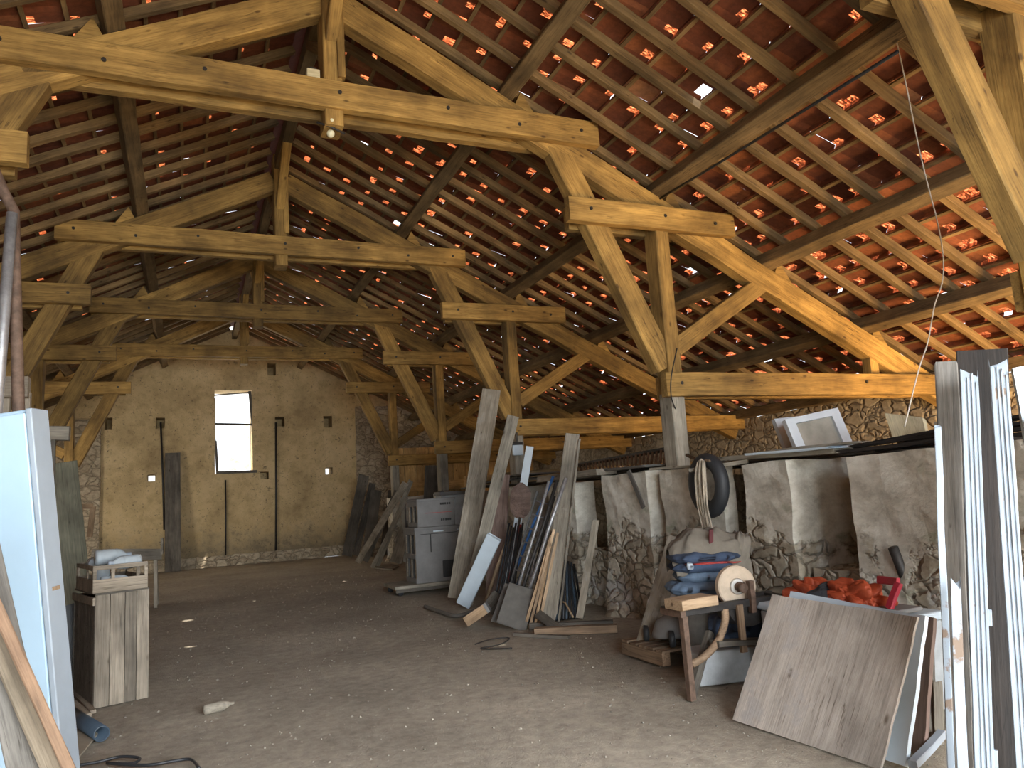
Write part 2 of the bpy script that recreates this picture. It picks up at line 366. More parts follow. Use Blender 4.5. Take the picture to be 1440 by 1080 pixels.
def grid_box(x0, x1, y0, y1, z0, z1, s):
    """closed box with faces cut into squares about s wide"""
    bm = bmesh.new(); vs = [bm.verts.new(v) for v in box_geo(x0, x1, y0, y1, z0, z1)[0]]
    for f in box_geo(0, 1, 0, 1, 0, 1)[1]: bm.faces.new([vs[i] for i in f])
    for ax, (a, b2) in enumerate(((x0, x1), (y0, y1), (z0, z1))):
        n = max(1, int((b2-a)/s))
        for i in range(1, n):
            co = [0, 0, 0]; no = [0, 0, 0]; co[ax] = a+(b2-a)*i/n; no[ax] = 1
            bmesh.ops.bisect_plane(bm, geom=bm.verts[:]+bm.edges[:]+bm.faces[:], plane_co=co, plane_no=no)
    bmesh.ops.recalc_face_normals(bm, faces=bm.faces)
    bm.verts.index_update(); g = ([v.co.copy() for v in bm.verts], [tuple(v.index for v in f.verts) for f in bm.faces]); bm.free()
    return g
def copy_tree(o, loc, label=None, group=None):
    r = o.copy(); C.objects.link(r); r.location = loc
    MW[r.name] = r.matrix_basis.copy()
    if label: r['label'] = label
    if group: r['group'] = group
    for ch in list(o.children):
        c = ch.copy(); C.objects.link(c); c.parent = r
        for g in list(ch.children):
            d = g.copy(); C.objects.link(d); d.parent = c
    return r
# ------------------------------------------------------------------ the building
XR = 1.463; YT = [2.92, 7.51, 12.46, 16.91, 21.42]; YW = 26.06; YN = -1.7
SL = .495; AL = math.atan(SL); ca, sa = math.cos(AL), math.sin(AL)
PT = 7.5                         # top of the principals on the ridge line
DW = 9.45                        # outer walls, from the ridge line
XA = 5.36                        # aisle face of the right-hand stalls
def ptop(d): return PT-SL*d
# earth floor
nx, ny = 84, 120; x0, x1, y0, y1 = XR-DW-.3, XR+DW+.3, -14., YW+.4
vs = []
for j in range(ny+1):
    for i in range(nx+1):
        x, y = x0+(x1-x0)*i/nx, y0+(y1-y0)*j/ny
        vs.append((x, y, .022*noise.noise(V((x*.7, y*.7, 0)))+.014*noise.noise(V((x*2.1, y*2.1, 3)))-.012))
fs = [(j*(nx+1)+i, j*(nx+1)+i+1, (j+1)*(nx+1)+i+1, (j+1)*(nx+1)+i) for j in range(ny) for i in range(nx)]
tag(mesh_obj('floor', vs, fs, 'earth', smooth=True), kind='structure')
# far gable with its window and putlog holes
def wallpt(px, py): p = at(px, py, y=YW); return p.x, p.z
holes = []                       # (x0, x1, z0, z1, open)
def hole(px0, px1, py0, py1, op): a, b2 = wallpt(px0, py1), wallpt(px1, py0); holes.append((a[0], b2[0], a[1], b2[1], op))
WX0, WX1, WZ0, WZ1 = .84, 2.0, 2.95, 5.72
holes.append((WX0, WX1, WZ0, WZ1, True))
for h in ((376, 388, 511, 528, 0), (147, 158, 587, 604, 0), (219, 232, 587, 603, 0), (387, 400, 586, 600, 0), (455, 467, 585, 601, 0), (366, 378, 663, 674, 0), (207, 218, 667, 677, 1), (458, 468, 657, 667, 1)): hole(*h)
xs = sorted({XR-DW-.2, XR+DW+.2, XR, *[v for h in holes for v in h[:2]], *[XR-DW+i*.9 for i in range(22)]})
zs = sorted({0., *[v for h in holes for v in h[2:4]], *[i*.6 for i in range(14)]})
def gable(name, y, yb, holes, mat, zcut):
    vs, fs = [], []
    def quad(*p):
        n = len(vs); vs.extend(p); fs.append((n, n+1, n+2, n+3))
    for yy in (y, yb):
        for i in range(len(xs)-1):
            for j in range(len(zs)-1):
                a, b2, c, d = xs[i], xs[i+1], zs[j], zs[j+1]; mx, mz = (a+b2)/2, (c+d)/2
                if any(h[0] < mx < h[1] and h[2] < mz < h[3] and (h[4] or yy == y) for h in holes): continue
                top = lambda x: zcut-SL*abs(x-XR)
                za, zb, zc, zd = min(c, top(a)), min(c, top(b2)), min(d, top(b2)), min(d, top(a))
                if max(za-zd, -1e9) >= -1e-6 and zc-zb <= 1e-6: continue
                quad((a, yy, za), (b2, yy, zb), (b2, yy, zc), (a, yy, zd))
    for a, b2, c, d, op in holes:
        yd = yb if op else y+.8*(1 if yb > y else -1)
        quad((a, y, c), (a, yd, c), (a, yd, d), (a, y, d)); quad((b2, y, c), (b2, y, d), (b2, yd, d), (b2, yd, c))
        quad((a, y, c), (b2, y, c), (b2, yd, c), (a, yd, c)); quad((a, y, d), (a, yd, d), (b2, yd, d), (b2, y, d))
        if not op: quad((a, yd, c), (b2, yd, c), (b2, yd, d), (a, yd, d))
    return tag(mesh_obj(name, vs, fs, mat), kind='structure')
gable('wall_far', YW, YW+.9, holes, 'render', PT+.42)
# rough stone returns either side of the rendered bay and the rubble footing
for nm, a, b2, zt in (('wall_far_right', XR+3.98, XR+DW, 2.9), ('wall_far_left', XR-DW, XR-3.9, 2.9)):
    o = tag(world(nm, grid_box(a, b2, YW-.12, YW-.004, 0, zt+2.2 if 'r' == nm[-5] else zt+1.9, .25), 'stone', (a, YW, 0)), kind='structure'); rough(o, .03, 3)
o = tag(world('trim_far', grid_box(XR-3.9, XR+3.98, YW-.07, YW-.004, 0, .34, .16), 'stone', (XR, YW, 0)), kind='structure'); rough(o, .03, 5)
# side walls and the wall the doorway behind the viewer stands in
for nm, xa, xb in (('wall_right', XR+DW, XR+DW+.5), ('wall_left', XR-DW-.5, XR-DW)):
    o = tag(world(nm, grid_box(xa, xb, YN, YW, 0, 2.95, .4), 'stone', (xa, YN, 0)), kind='structure'); rough(o, .05, 1.7)
holes2 = [(-2.2, 6.6, -.1, 3.7, True)]
xs = sorted({XR-DW-.2, XR+DW+.2, XR, -2.2, 6.6, *[XR-DW+i*.9 for i in range(22)]}); zs = sorted({0., 3.7, *[i*.6 for i in range(14)]})
gable('wall_near', YN, YN-.45, holes2, 'stone', PT+.42)
# roof tiles: rows of overlapping interlocking tiles, gaps, and lips coloured to glow
RP, CW = .38, .275
NB = .36                          # battens' top above the principals, square to the slope
def slope_pt(side, s, y, n): return V((XR+side*(s*ca+n*sa), y, PT-s*sa+n*ca))
def roof_pt(side, s, y, n): return slope_pt(side, s, y, NB+n)
gaps = {}
def roof_hit(px, py, side):
    r = fw+rt*((px-720)/FPX)-up*((py-540)/FPX); nrm = V((side*sa, 0, ca)); p = roof_pt(side, 0, 0, 0)
    q = CAM+r*((p-CAM).dot(nrm)/r.dot(nrm)); return ((q.x-XR)*side-NB*sa)/ca, q.y
for px, py, side, n in ((549, 308, 1, 1), (555, 66, 1, 1), (498, 196, 1, 1), (1205, 521, 1, 2), (968, 381, 1, 1), (621, 418, 1, 1), (293, 320, -1, 1), (145, 416, -1, 1), (330, 455, -1, 2), (395, 462, 1, 2), (955, 115, 1, 1)):
    s, y = roof_hit(px, py, side); gaps[(side, int(s/RP), int((y-YN)/CW))] = n
vs, fs, fm, tone = [], [], [], []
def q4(a, b2, c, d, m, t):
    n = len(vs); vs.extend((a, b2, c, d)); fs.append((n, n+1, n+2, n+3)); fm.append(m); tone.append(t)
NR, NCOL = int(10.9/RP), int((YW+.5-YN)/CW)+1
for side in (1, -1):
    for r in range(NR):
        for c in range(NCOL):
            t = min(1, max(0, R.gauss(.42, .22))); s0 = r*RP; s1 = s0+RP*1.02; y0 = YN+c*CW+R.uniform(-.003, .003)*(1 if R.random() < .93 else 4)
            j = R.uniform(-.004, .006); us = (-.006, .09, .16, CW+.006); hs = (.010, .0, .004, .008); lift = .06+R.uniform(-.006, .01)
            sk = R.uniform(-.012, .012); g = gaps.get((side, r, c), 0)
            gi = R.random(); gl = 0 if gi < .2 else 2 if gi < .68 else None
            if side < 0 and gi > .40: gl = None
            mid = s0+RP*R.uniform(.66, .84)
            P = lambda s, k, n: roof_pt(side, s+(sk*us[k]/CW if s > s0+.01 else 0), y0+us[k], n+hs[k]+j)
            for k in range(3):
                n1 = lift*(mid-s0)/RP
                q4(P(s0, k, .0), P(s0, k+1, .0), P(mid, k+1, n1), P(mid, k, n1), 0, t)
                if g and k >= (1 if g == 1 else 0): continue
                glow_lip = k == gl and R.random() < .85
                q4(P(mid, k, n1), P(mid, k+1, n1), P(s1, k+1, lift), P(s1, k, lift), 1 if glow_lip else 0, t)
                z = R.random()                       # the step down to the next tile's head
                if k == gl and z < (.05 if y0 < 12 else .12): continue
                q4(P(s1, k, lift), P(s1, k+1, lift), P(s1, k+1, -.006), P(s1, k, -.006), 1 if k == gl else 0, t)
o = mesh_obj('ceiling', vs, fs, None, mats=['tile', 'glow_lip'], fm=fm)
at_ = o.data.attributes.new('tile_tone', 'FLOAT', 'FACE'); at_.data.foreach_set('value', tone)
tag(o, kind='structure')
# ridge cap
g = join(xf(bar_geo(YW-YN+.5, .5, .03), frame((XR+.2, YN, PT+NB/ca+.05), (0, 1, 0), (sa, 0, ca))), xf(bar_geo(YW-YN+.5, .5, .03), frame((XR-.2, YN, PT+NB/ca+.05), (0, 1, 0), (-sa, 0, ca))))
tag(world('trim_ridge', g, 'tile', (XR, YN, PT)), kind='structure')
# tile battens, rafters, purlins
PUR = [2.1, 4.2, 5.95, 7.68]
for side, nm in ((1, 'right'), (-1, 'left')):
    Zs = V((side*sa, 0, ca))
    for r in range(1, NR-(0 if side > 0 else 14)):
        o = beam('tile_batten', slope_pt(side, r*RP+.03, 1. if side > 0 else 4, NB-.028), slope_pt(side, r*RP+.03, YW, NB-.028), .045, .028, 'rafter', Z=Zs, jit=.003, seg=24)
        tag(o, f'thin batten carrying a row of terracotta tiles on the {nm} roof slope', 'batten', f'tile battens of the {nm} roof slope')
    y = YN+.3; i = 0
    while y < YW:
        w = R.uniform(.08, .10)
        d1 = DW+.35
        if side > 0 and y > 1.2 or side < 0 and y > 4.6:
            o = beam('common_rafter', slope_pt(side, .05, y+R.uniform(-.03, .03), NB-.095), slope_pt(side, (d1 if side > 0 else 5.4)/ca, y+R.uniform(-.05, .05), NB-.095), w, .10, 'rafter', Z=Zs, jit=.006)
            k = sum(y > t for t in YT)
            bay = ['before the nearest truss', 'right of the first full truss', 'between the first and second full trusses', 'between the second and third full trusses', 'between the third and last trusses', 'between the last truss and gable'][k]
            tag(o, f'slim rafter of the {nm} slope, {bay}', 'rafter', f'rafters of the {nm} slope, {bay}')
        y += .50+R.uniform(-.03, .05); i += 1
    for k, d in enumerate(PUR):
        nth = ['topmost', 'second from the ridge', 'third from the ridge', 'lowest'][k]
        if side < 0 and k > 2: continue
        s = d/ca; y00 = 1.5 if side > 0 else 5.5
        o = beam('purlin', slope_pt(side, s, y00, .108), slope_pt(side, s, YW, .108), .19, .20, 'purlin', Z=Zs, jit=.008)
        tag(o, f'squared purlin under the rafters of the {nm} slope, {nth}', 'purlin')
    o = beam('wall_plate_timber', (XR+side*(DW-.1), YN if side > 0 else 8, 3.04), (XR+side*(DW-.1), YW, 3.04), .22, .18, 'purlin', jit=.008)
    tag(o, f'wall plate timber lying on top of the {nm} side wall', 'beam')
o = beam('ridge_purlin', (XR, 3, PT+.06), (XR, YW, PT+.06), .16, .22, 'purlin', jit=.008)
tag(o, 'ridge timber running along the peak of the roof', 'beam')
# trusses
def truss(y, label):
    t = empty('roof_truss', (XR, y, 0), label, 'roof truss', 'timber roof trusses across the barn')
    yc = y+.22; P = lambda d, z, yy=yc: V((XR+d, yy, z))
    def peg(d, z, yy): 
        o = world('peg', xf(lathe_geo([(0, .012), (.022, .012), (.022, -.012)], 8), frame(P(d, z, yy), (1, 0, 0), (0, -1, 0))), 'iron', P(d, z, yy), t)
    for k, yy in enumerate((y+.06, y+.38)):
        beam('tie_beam', P(-3.3, 6.08, yy), P(3.3, 6.08, yy), .12, .32, 'truss', t, jit=.008)
        for s in (1, -1):
            beam('collar', P(s*(2.80+.15*k), 5.07, yy), P(s*(5.32+.04*k), 5.07, yy), .12, .31, 'truss', t, jit=.007)
            beam('lower_beam', P(s*(3.97+.15*k), 2.89, yy), P(s*(DW+.1), 2.89, yy), .12, .30, 'truss', t, jit=.007)
    beam('king_plate', P(.09, 6.3, y+.06), P(.09, 7.7, y+.06), .1, .08, 'truss', t, Z=(1, 0, 0))
    beam('king_post', P(0, 5.74), P(0, 7.72), .33, .2, 'truss', t, Z=(1, 0, 0), jit=.006)
    for s in (1, -1):
        beam('principal_rafter', P(s*.1, 7.31-.05), P(s*9.35, 7.31-SL*9.35), .2, .34, 'truss', t, jit=.008)
        beam('post', P(s*4.19, 2.80 if s > 0 else 0.01), P(s*4.19, 5.06), .27, .2, 'truss', t, Z=(1, 0, 0), jit=.006)
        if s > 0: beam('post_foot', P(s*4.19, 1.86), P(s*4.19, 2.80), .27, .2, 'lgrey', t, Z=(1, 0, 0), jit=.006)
        beam('strut', P(s*2.62, 6.25), P(s*4.1, 3.12), .19, .31, 'truss', t, jit=.006)
        beam('brace', P(s*4.28, 3.38), P(s*6.0, 4.42), .16, .24, 'truss', t, jit=.006)
        beam('prop_block', P(s*7.78, 3.02), P(s*7.78, 3.42), .16, .16, 'truss', t, Z=(1, 0, 0))
        for d in PUR:                                  # wedge blocks that hold the purlins
            b0 = V((d+.12*ca+.02, 0, ptop(d+.12)-.01)); ex = V((ca, 0, -sa)); nz = V((sa, 0, ca))
            g = [(b0+nz*.2)+V((0, q, 0)) for q in (-.08, .08)]+[b0+ex*.34+V((0, q, 0)) for q in (-.08, .08)]+[b0-nz*.03+V((0, q, 0)) for q in (-.08, .08)]
            g = [P(s*v.x, v.z, yc+v.y) for v in g]
            world('cleat', (g, [(0, 2, 4), (1, 5, 3), (0, 1, 3, 2), (2, 3, 5, 4), (0, 4, 5, 1)]), 'truss', g[4], t)
        for d, z in ((3.05, 6.1), (2.2, 6.05), (1.3, 6.12), (3.1, 5.08), (4.2, 5.09), (5.0, 5.06), (4.2, 2.9), (7.4, 2.92)): peg(s*d, z, y-.002)
    beam('ridge_brace', V((XR, yc+.1, 6.75)), V((XR, yc+1.15, 7.5)), .12, .14, 'truss', t, Z=(1, 0, 0))
    beam('ridge_brace', V((XR, yc-.1, 6.75)), V((XR, yc-1.15, 7.5)), .12, .14, 'truss', t, Z=(1, 0, 0))
    peg(.06, 6.1, y-.002)
    return t
TL = ['timber truss cut off at the upper right corner, nearest of the row', 'first full timber truss from the viewer, its tie beam crossing top left', 'second full timber truss, its tie beam above the leaning planks', 'third full timber truss, between the second and the one at the gable', 'last timber truss, in front of the gable window']
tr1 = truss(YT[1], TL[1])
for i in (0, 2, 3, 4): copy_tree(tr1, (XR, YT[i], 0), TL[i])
# ------------------------------------------------------------------ gable window
def wp(px, py, dy=0): return at(px, py, y=YW+dy)
win = empty('window_1', (WX0, YW, WZ0), None, None); tag(win, kind='structure')
fr = 'grey'
for a, b2, w in (((351, 550), (361, 666), .09), ((303, 620), (306, 668), .08), ((302, 560), (303, 622), .03)):
    beam('window_frame', wp(*b2, .05), wp(*a, .05), w, .07, 'dark', win, Z=(0, 1, 0))
beam('window_frame', wp(303, 596, .05), wp(357, 597, .05), .09, .06, 'dark', win)
beam('window_frame', wp(304, 665, .03), wp(361, 663, .03), .16, .09, 'dark', win)
beam('window_frame', wp(301, 556, .05), wp(350, 552, .05), .05, .05, 'lgrey', win)
# crumpled sheet of plastic hanging in the lower half
vs, fs = [], []; n = 12
for j in range(n+1):
    for i in range(n+1):
        p = V((WX0+.12+(WX1-WX0-.2)*i/n, YW+.16, WZ0+.1+1.55*j/n)); p += V((0, .10, 0))*noise.noise(p*3)
        vs.append(p)
fs = [(j*(n+1)+i, j*(n+1)+i+1, (j+1)*(n+1)+i+1, (j+1)*(n+1)+i) for j in range(n) for i in range(n) if not (j > 8 and i < 4)]
o = world('plastic_sheet', (vs, fs), 'sheet', (WX0, YW+.16, WZ0), None, True)
tag(o, 'crumpled translucent plastic sheet hanging in the lower half of the gable window', 'plastic sheet')
# rods and the tall board on the gable
for a, b2, r, lb in (((226, 594), (231, 745), .03, 'dark upright rod on the gable, left of the window, ending above the floor'), ((317, 675), (317, 792), .025, 'dark upright rod below the window down the gable'), ((388, 594), (388, 785), .035, 'long dark upright rod on the gable, right of the window')):
    q = wp(*a, -.04); q2 = wp(*b2, -.04); tube('wall_rod', [q2, (q+q2)/2+V((.01, 0, 0)), q], r, 'iron', None, 8, lb, 'rod')
M = None
lean('wall_board', 'tall dark board standing against the far gable, left of its window', 'board', (243, 804), (243, 637), 20, .06, 'dark', y=YW-.14)
# ------------------------------------------------------------------ stalls along the right of the aisle
def pier(y0, y1, x0, x1, h, label, seed):
    o = world('stall_pier', grid_box(x0, x1, y0, y1, -.05, h, .11), 'pier', (x0, y0, 0))
    rough(o, .035, 2.2, seed=seed); me = o.data
    for v in me.vertices:                               # broken foot that bulges into the aisle
        k = max(0, 1-(v.co.z)/.9)
        if v.co.x < .3: v.co.x -= k*k*.22*(.6+noise.noise(V((v.co.y*2, v.co.z*2, seed))))
    return tag(o, label, 'pier')
pier(3.05, 4.86, XA, 7.6, 1.80, 'broad stall pier with bare rubble, behind the white door mouldings', 1)
pier(5.60, 6.24, XA, 6.2, 1.82, 'narrow plastered stall pier with green stains, behind the grindstone', 2)
pier(6.66, 7.80, XA+.06, 5.62, 1.84, 'stall pier carrying the nearest post and the hung inner tube', 3)
pier(8.06, 9.12, XA, 5.68, 1.84, 'whitewashed rubble stall pier with a dark strip hanging on it', 4)
pier(10.0, 10.9, XA, 5.7, 1.80, 'pale stall pier half hidden by the leaning poles', 5)
pier(12.1, 13.2, XA+.05, 6.2, 1.80, 'stall pier carrying the second full truss post behind the tall planks', 6)
pier(16.8, 17.4, XA+.12, 7.6, 1.80, 'stall pier carrying the third truss post behind the grey crates', 7)
pier(21.35, 21.95, XA+.1, 7.6, 1.80, 'stall pier carrying the last truss post near the gable', 8)
for q0, q1 in ((4.92, 5.54), (6.3, 6.6), (7.78, 8.0), (9.18, 9.94), (10.96, 12.04), (13.26, 16.6)):
    o = tag(world('wall_stall', grid_box(XA+.14, XA+.5, q0, q1, -.05, .78, .12), 'pier', (XA, q0, 0)), kind='structure'); rough(o, .03, 2.6, seed=4)
o = tag(world('wall_stall_back', grid_box(8.2, 8.5, 2.2, YW-.2, -.05, 1.75, .3), 'stone', (8.2, 2.2, 0)), kind='structure'); rough(o, .04, 2)
for i in range(11):
    x = 5.98+i*.2 if i else 5.98
    if i % 2 == 0 or i > 3: tag(beam('stall_board', (x, 3.1+R.uniform(-.1, .2), 1.86), (x+R.uniform(-.05, .05), 15.6+R.uniform(-.6, .3), 1.86), .22 if i < 4 else .197, .03, 'dark', jit=.006), 'dark board of the rough deck covering the stalls', 'board', 'boards of the deck over the stalls')
def flat(name, label, cat, pts, h, mat, th=.03, group=None, z0=None):
    """a flat board lying on something: four sight-line corners on the level z=h"""
    p = [at(*q, z=h) for q in pts]; d = V((0, 0, th))
    g = ([q for q in p]+[q+d for q in p], [(3, 2, 1, 0), (4, 5, 6, 7), (0, 1, 5, 4), (1, 2, 6, 5), (2, 3, 7, 6), (3, 0, 4, 7)])
    return tag(world(name, g, mat, p[0]), label, cat, group)
def longb(name, label, cat, p0, p1, w, h, mat, group=None, Z=(0, 0, 1), **k):
    return tag(beam(name, p0, p1, w, h, mat, None, Z, **k), label, cat, group)
ZS = 1.87
def on(px, py, x): return at(px, py, x=x)
longb('coping_plank', 'weathered grey plank lying on the stall top, left of the whitewashed pier', 'plank', V((XA-.02, 10.9, ZS)), V((XA+.02, 9.0, ZS+.02)), .34, .09, 'grey', ends=.05)
longb('coping_plank', 'thick grey plank lying on the narrow plastered pier beside the inner tube', 'plank', V((XA+.2, 6.75, 1.9)), V((XA+.15, 5.0, 1.86)), .32, .05, 'lgrey', ends=.05)
longb('thin_pole', 'thin pale rail lying across the stall top beside the nearest post', 'rail', on(915, 660, XA-.1), on(979, 655, XA-.05), .05, .03, 'lgrey')
longb('split_stick', 'pale split stick holding the rope over the stall, beside the inner tube', 'stick', on(970, 662, XA-.25), on(1052, 648, XA+.1), .05, .04, 'lgrey', jit=.008)
for i, (x0_, y0_, y1_, l, w, mt) in enumerate(((.0, 6.0, 5.0, 'pale blue strip of sheet lying on the stall top under the white sashes', .24, 'bluewhite'), (.3, 6.2, 4.9, 'grey sheet lying on the stall top behind the pale blue strip', .3, 'lgrey'))):
    longb('roofing_sheet', l, 'sheet', V((XA+x0_, y0_, ZS+.045+.02*i)), V((XA+x0_+.05, y1_, ZS+.03+.02*i)), w, .02, mt, ends=.06, jit=.012)
for i in range(6):
    a = V((XA+.05+i*.11, 4.95-i*.04, ZS-.03+.035*(i % 3))); b2 = V((XA+.1+i*.1, 3.1+i*.1, ZS+.02+.05*(i % 3)))
    longb('roof_lath', 'thin blackened slat in the heap on the broad pier below the beige board', 'slat', a, b2, .09, .025, 'black', 'blackened slats heaped on the broad pier', jit=.01, ends=.05)
longb('pale_lath', 'pale broken slat on the heap of blackened slats', 'slat', V((XA+.0, 3.95, ZS+.12)), V((XA+.05, 3.55, ZS+.14)), .07, .02, 'lgrey')
longb('metal_strip', 'dark metal strip hanging askew down the whitewashed pier', 'strip', on(884, 662, XA-.09), on(905, 714, XA-.07), .07, .02, 'sheetdark', Z=(1, 0, 0))
# slates and dark sheets on the stall tops further back
for i, (y0_, y1_, z) in enumerate(((9.2, 8.0, 1.90), (9.9, 8.9, 1.90), (12.2, 10.9, 1.9), (13.6, 12.4, 1.93), (12.9, 11.5, 2.0), (15., 13.6, 1.86))):
    longb('slate_sheet', ['dark roofing sheet propped on the whitewashed pier', 'brown roofing sheet tipped towards the hay rack', 'dark sheet lying behind the leaning poles', 'dark sheet lying under the tall grey planks', 'upper dark sheet behind the leaning poles', 'dusty sheet lying behind the stacked crates'][i], 'sheet', V((XA+.3, y0_, z)), V((XA+.25, y1_, z+.02*(i < 2))), .6, .03, 'sheetdark', jit=.02, ends=.08)
# hay rack behind the nearest post
hr = empty('hay_rack', (6.4, 7.2, 1.9), 'old wooden hay rack with slanting bars behind the whitewashed pier', 'hay rack')
ra, rb = at(805, 672, x=6.15), at(955, 655, x=6.15); rc, rd = at(800, 656, x=6.9), at(960, 628, x=6.9)
beam('rail', ra, rb, .07, .07, 'dark', hr); beam('rail', rc, rd, .07, .07, 'dark', hr)
for i in range(30):
    t = (i+.5)/30; beam('bar', ra+(rb-ra)*t, rc+(rd-rc)*t, .035, .035, 'brown', hr, seg=1)
# white window sashes leaning on the outer wall of the aisle
def sash(name, label, px, x, th=.06, fw_=.16, paint='sashwhite', pane=True):
    bl, br, tr_, tl = [at(*q, x=x) for q in px[:1]]+[None]*3
    hdir = V((fw.y, -fw.x, 0)).normalized(); hdir = (hdir+V((0, .25, 0))).normalized()
    nrm = hdir.cross(V((0, 0, 1))); 
    def onpl(q):
        r = fw+rt*((q[0]-720)/FPX)-up*((q[1]-540)/FPX); nn = (nrm+V((0, 0, .0))).normalized(); tilt = (nn-V((0, 0, .25))).normalized() if nn.dot(fw) > 0 else (nn+V((0, 0, .25))).normalized()
        return CAM+r*((bl-CAM).dot(tilt)/r.dot(tilt))
    c = [onpl(q) for q in px]; n_ = (c[1]-c[0]).cross(c[3]-c[0]).normalized()
    if n_.dot(fw) > 0: n_ = -n_
    e = empty(name, c[0], label, 'window sash')
    f = fw_
    ins = [c[0]*(1-f)**2+c[1]*f*(1-f)+c[3]*f*(1-f)+c[2]*f*f, c[1]*(1-f)**2+c[0]*f*(1-f)+c[2]*f*(1-f)+c[3]*f*f, c[2]*(1-f)**2+c[1]*f*(1-f)+c[3]*f*(1-f)+c[0]*f*f, c[3]*(1-f)**2+c[0]*f*(1-f)+c[2]*f*(1-f)+c[1]*f*f]
    for i in range(4):
        k = (i+1) % 4; p = [c[i], c[k], ins[k], ins[i]]
        g = (p+[q-n_*th for q in p], [(0, 1, 2, 3), (7, 6, 5, 4), (0, 4, 5, 1), (1, 5, 6, 2), (2, 6, 7, 3), (3, 7, 4, 0)])
        world('frame_rail', g, paint, p[0], e)
    q = [v-n_*th*.5 for v in ins]; world('pane', (q, [(0, 1, 2, 3)]), 'pane', q[0], e)
    return e
sash('window_sash', 'white glazed window sash leaning above the stall, front one of two', [(1124, 639), (1203, 631), (1178, 573), (1104, 590)], 5.62)
sash('window_sash', 'white window sash showing only its edge behind the front sash', [(1108, 638), (1185, 634), (1168, 580), (1089, 589)], 5.85)
# beige panel
c = [at(1257, 620, x=6.0), at(1303, 616, x=6.0), at(1297, 587, x=6.15), at(1244, 581, x=6.15)]
def slab(name, label, cat, c, th, mat, group=None, away=True):
    n_ = (c[1]-c[0]).cross(c[3]-c[0]).normalized()
    if (n_.dot(fw) < 0) == away: n_ = -n_
    k = 10; vs = []
    for s in (0, 1):
        for j in range(k+1):
            for i in range(k+1):
                u, v = i/k, j/k; p = c[0]*(1-u)*(1-v)+c[1]*u*(1-v)+c[2]*u*v+c[3]*(1-u)*v
                e = (i in (0, k) or j in (0, k))
                if e and 0 < th < .04:
                    p = p+(c[1]-c[0]).normalized()*(.008*noise.noise(p*9))*(1 if i in (0, k) else 0)+(c[3]-c[0]).normalized()*(.008*noise.noise(p*11))*(1 if j == k else 0)
                vs.append(p+n_*th*s)
    m2 = (k+1)**2; fs = []
    for j in range(k):
        for i in range(k):
            a = j*(k+1)+i; f = (a, a+1, a+k+2, a+k+1); fs.append(f); fs.append(tuple(m2+q for q in reversed(f)))
    ring = [i for i in range(k+1)]+[j*(k+1)+k for j in range(1, k+1)]+[k*(k+1)+i for i in reversed(range(k))]+[j*(k+1) for j in reversed(range(1, k))]
    for i in range(len(ring)):
        a, b2 = ring[i], ring[(i+1) % len(ring)]; fs.append((a, a+m2, b2+m2, b2))
    # local frame along the first edge so that the grain follows it
    M = frame(c[0], c[3]-c[0], n_); Mi = M.inverted()
    return tag(mesh_obj(name, [Mi @ v for v in vs], fs, mat, M), label, cat, group)
slab('beige_board', 'small beige board leaning above the heap of blackened slats', 'panel', c, .05, 'cream')
# ------------------------------------------------------------------ inner tube and rope on the nearest pier
tc = at(996, 680, x=XA-.12); ro, ri = .335, .085
g = ([], [])
for i in range(40):
    for j in range(14):
        a, b2 = 2*math.pi*i/40, 2*math.pi*j/14
        rr = (ro-ri+ri*math.cos(b2)); sq = 1.12 if math.sin(a) < 0 else 1.
        g[0].append(tc+V((ri*.9*math.sin(b2), rr*math.cos(a)*.92, rr*math.sin(a)*sq)))
        g[1].append((i*14+j, ((i+1) % 40)*14+j, ((i+1) % 40)*14+(j+1) % 14, i*14+(j+1) % 14))
o = world('inner_tube', g, 'rubber', tc-V((0, 0, ro)), None, True); tag(o, 'black rubber inner tube hanging on the stall pier below the nearest post', 'inner tube')
tube('peg_stick', [on(966, 640, XA+.15), on(982, 647, XA-.02), on(998, 648, XA-.28)], .022, 'brown', None, 8, 'short brown stick on the stall top that the rope hangs from', 'stick', r1=.012)
rp = empty('rope_hank', at(990, 756, x=XA-.24), 'hank of pale rope hanging over a stick in front of the inner tube', 'rope')
for i in range(9):
    u = i/8-.5
    pts = [on(986+9*u, 645+abs(u)*8, XA-.26+.02*(i % 3)), on(985+14*u, 672, XA-.29+.02*(i % 3)), on(988+13*u, 712, XA-.28+.015*(i % 2)), on(994+10*u, 745-6*(i % 3), XA-.25), on(997+12*u, 756-5*(i % 2), XA-.24)]
    world('strand', tube_geo(smooth_pts(pts), .011, 7), 'rope', pts[-1], rp, True)
# ------------------------------------------------------------------ leaning timber, far corner
FG = None
far = [((488, 783), (512, 668), 14, 'dark'), ((500, 782), (524, 680), 9, 'dark'), ((517, 783), (529, 690), 15, 'dark'), ((503, 794), (570, 680), 9, 'grey'), ((514, 792), (558, 692), 8, 'dark'), ((531, 797), (578, 676), 7, 'lgrey'), ((524, 800), (571, 700), 6, 'grey'), ((557, 793), (572, 733), 16, 'lgrey'), ((540, 780), (552, 690), 12, 'dark')]
fl = ['dark board leaning in the far right corner, leftmost of the cluster', 'thin dark batten leaning just right of the leftmost corner board', 'broad dark board in the far corner, third from the gable', 'long grey batten slanting across the dark boards of the far corner', 'dark batten leaning behind the long slanting grey one', 'pale batten leaning next to the cream board in the far corner', 'grey batten whose foot stands beside that of the pale batten', 'short wide pale board leaning left of the stacked grey crates', 'dark upright board at the back of the far corner cluster']
for (b2, t, w, mt), l in zip(far, fl): lean('leaning_board', l, 'board', b2, t, w, .04, mt, dx=R.uniform(.35, .6), ends=.03)
lean('cream_board', 'cream coloured board standing upright behind the far leaning boards', 'board', (574, 782), (577, 668), 21, .03, 'cream', dx=.3)
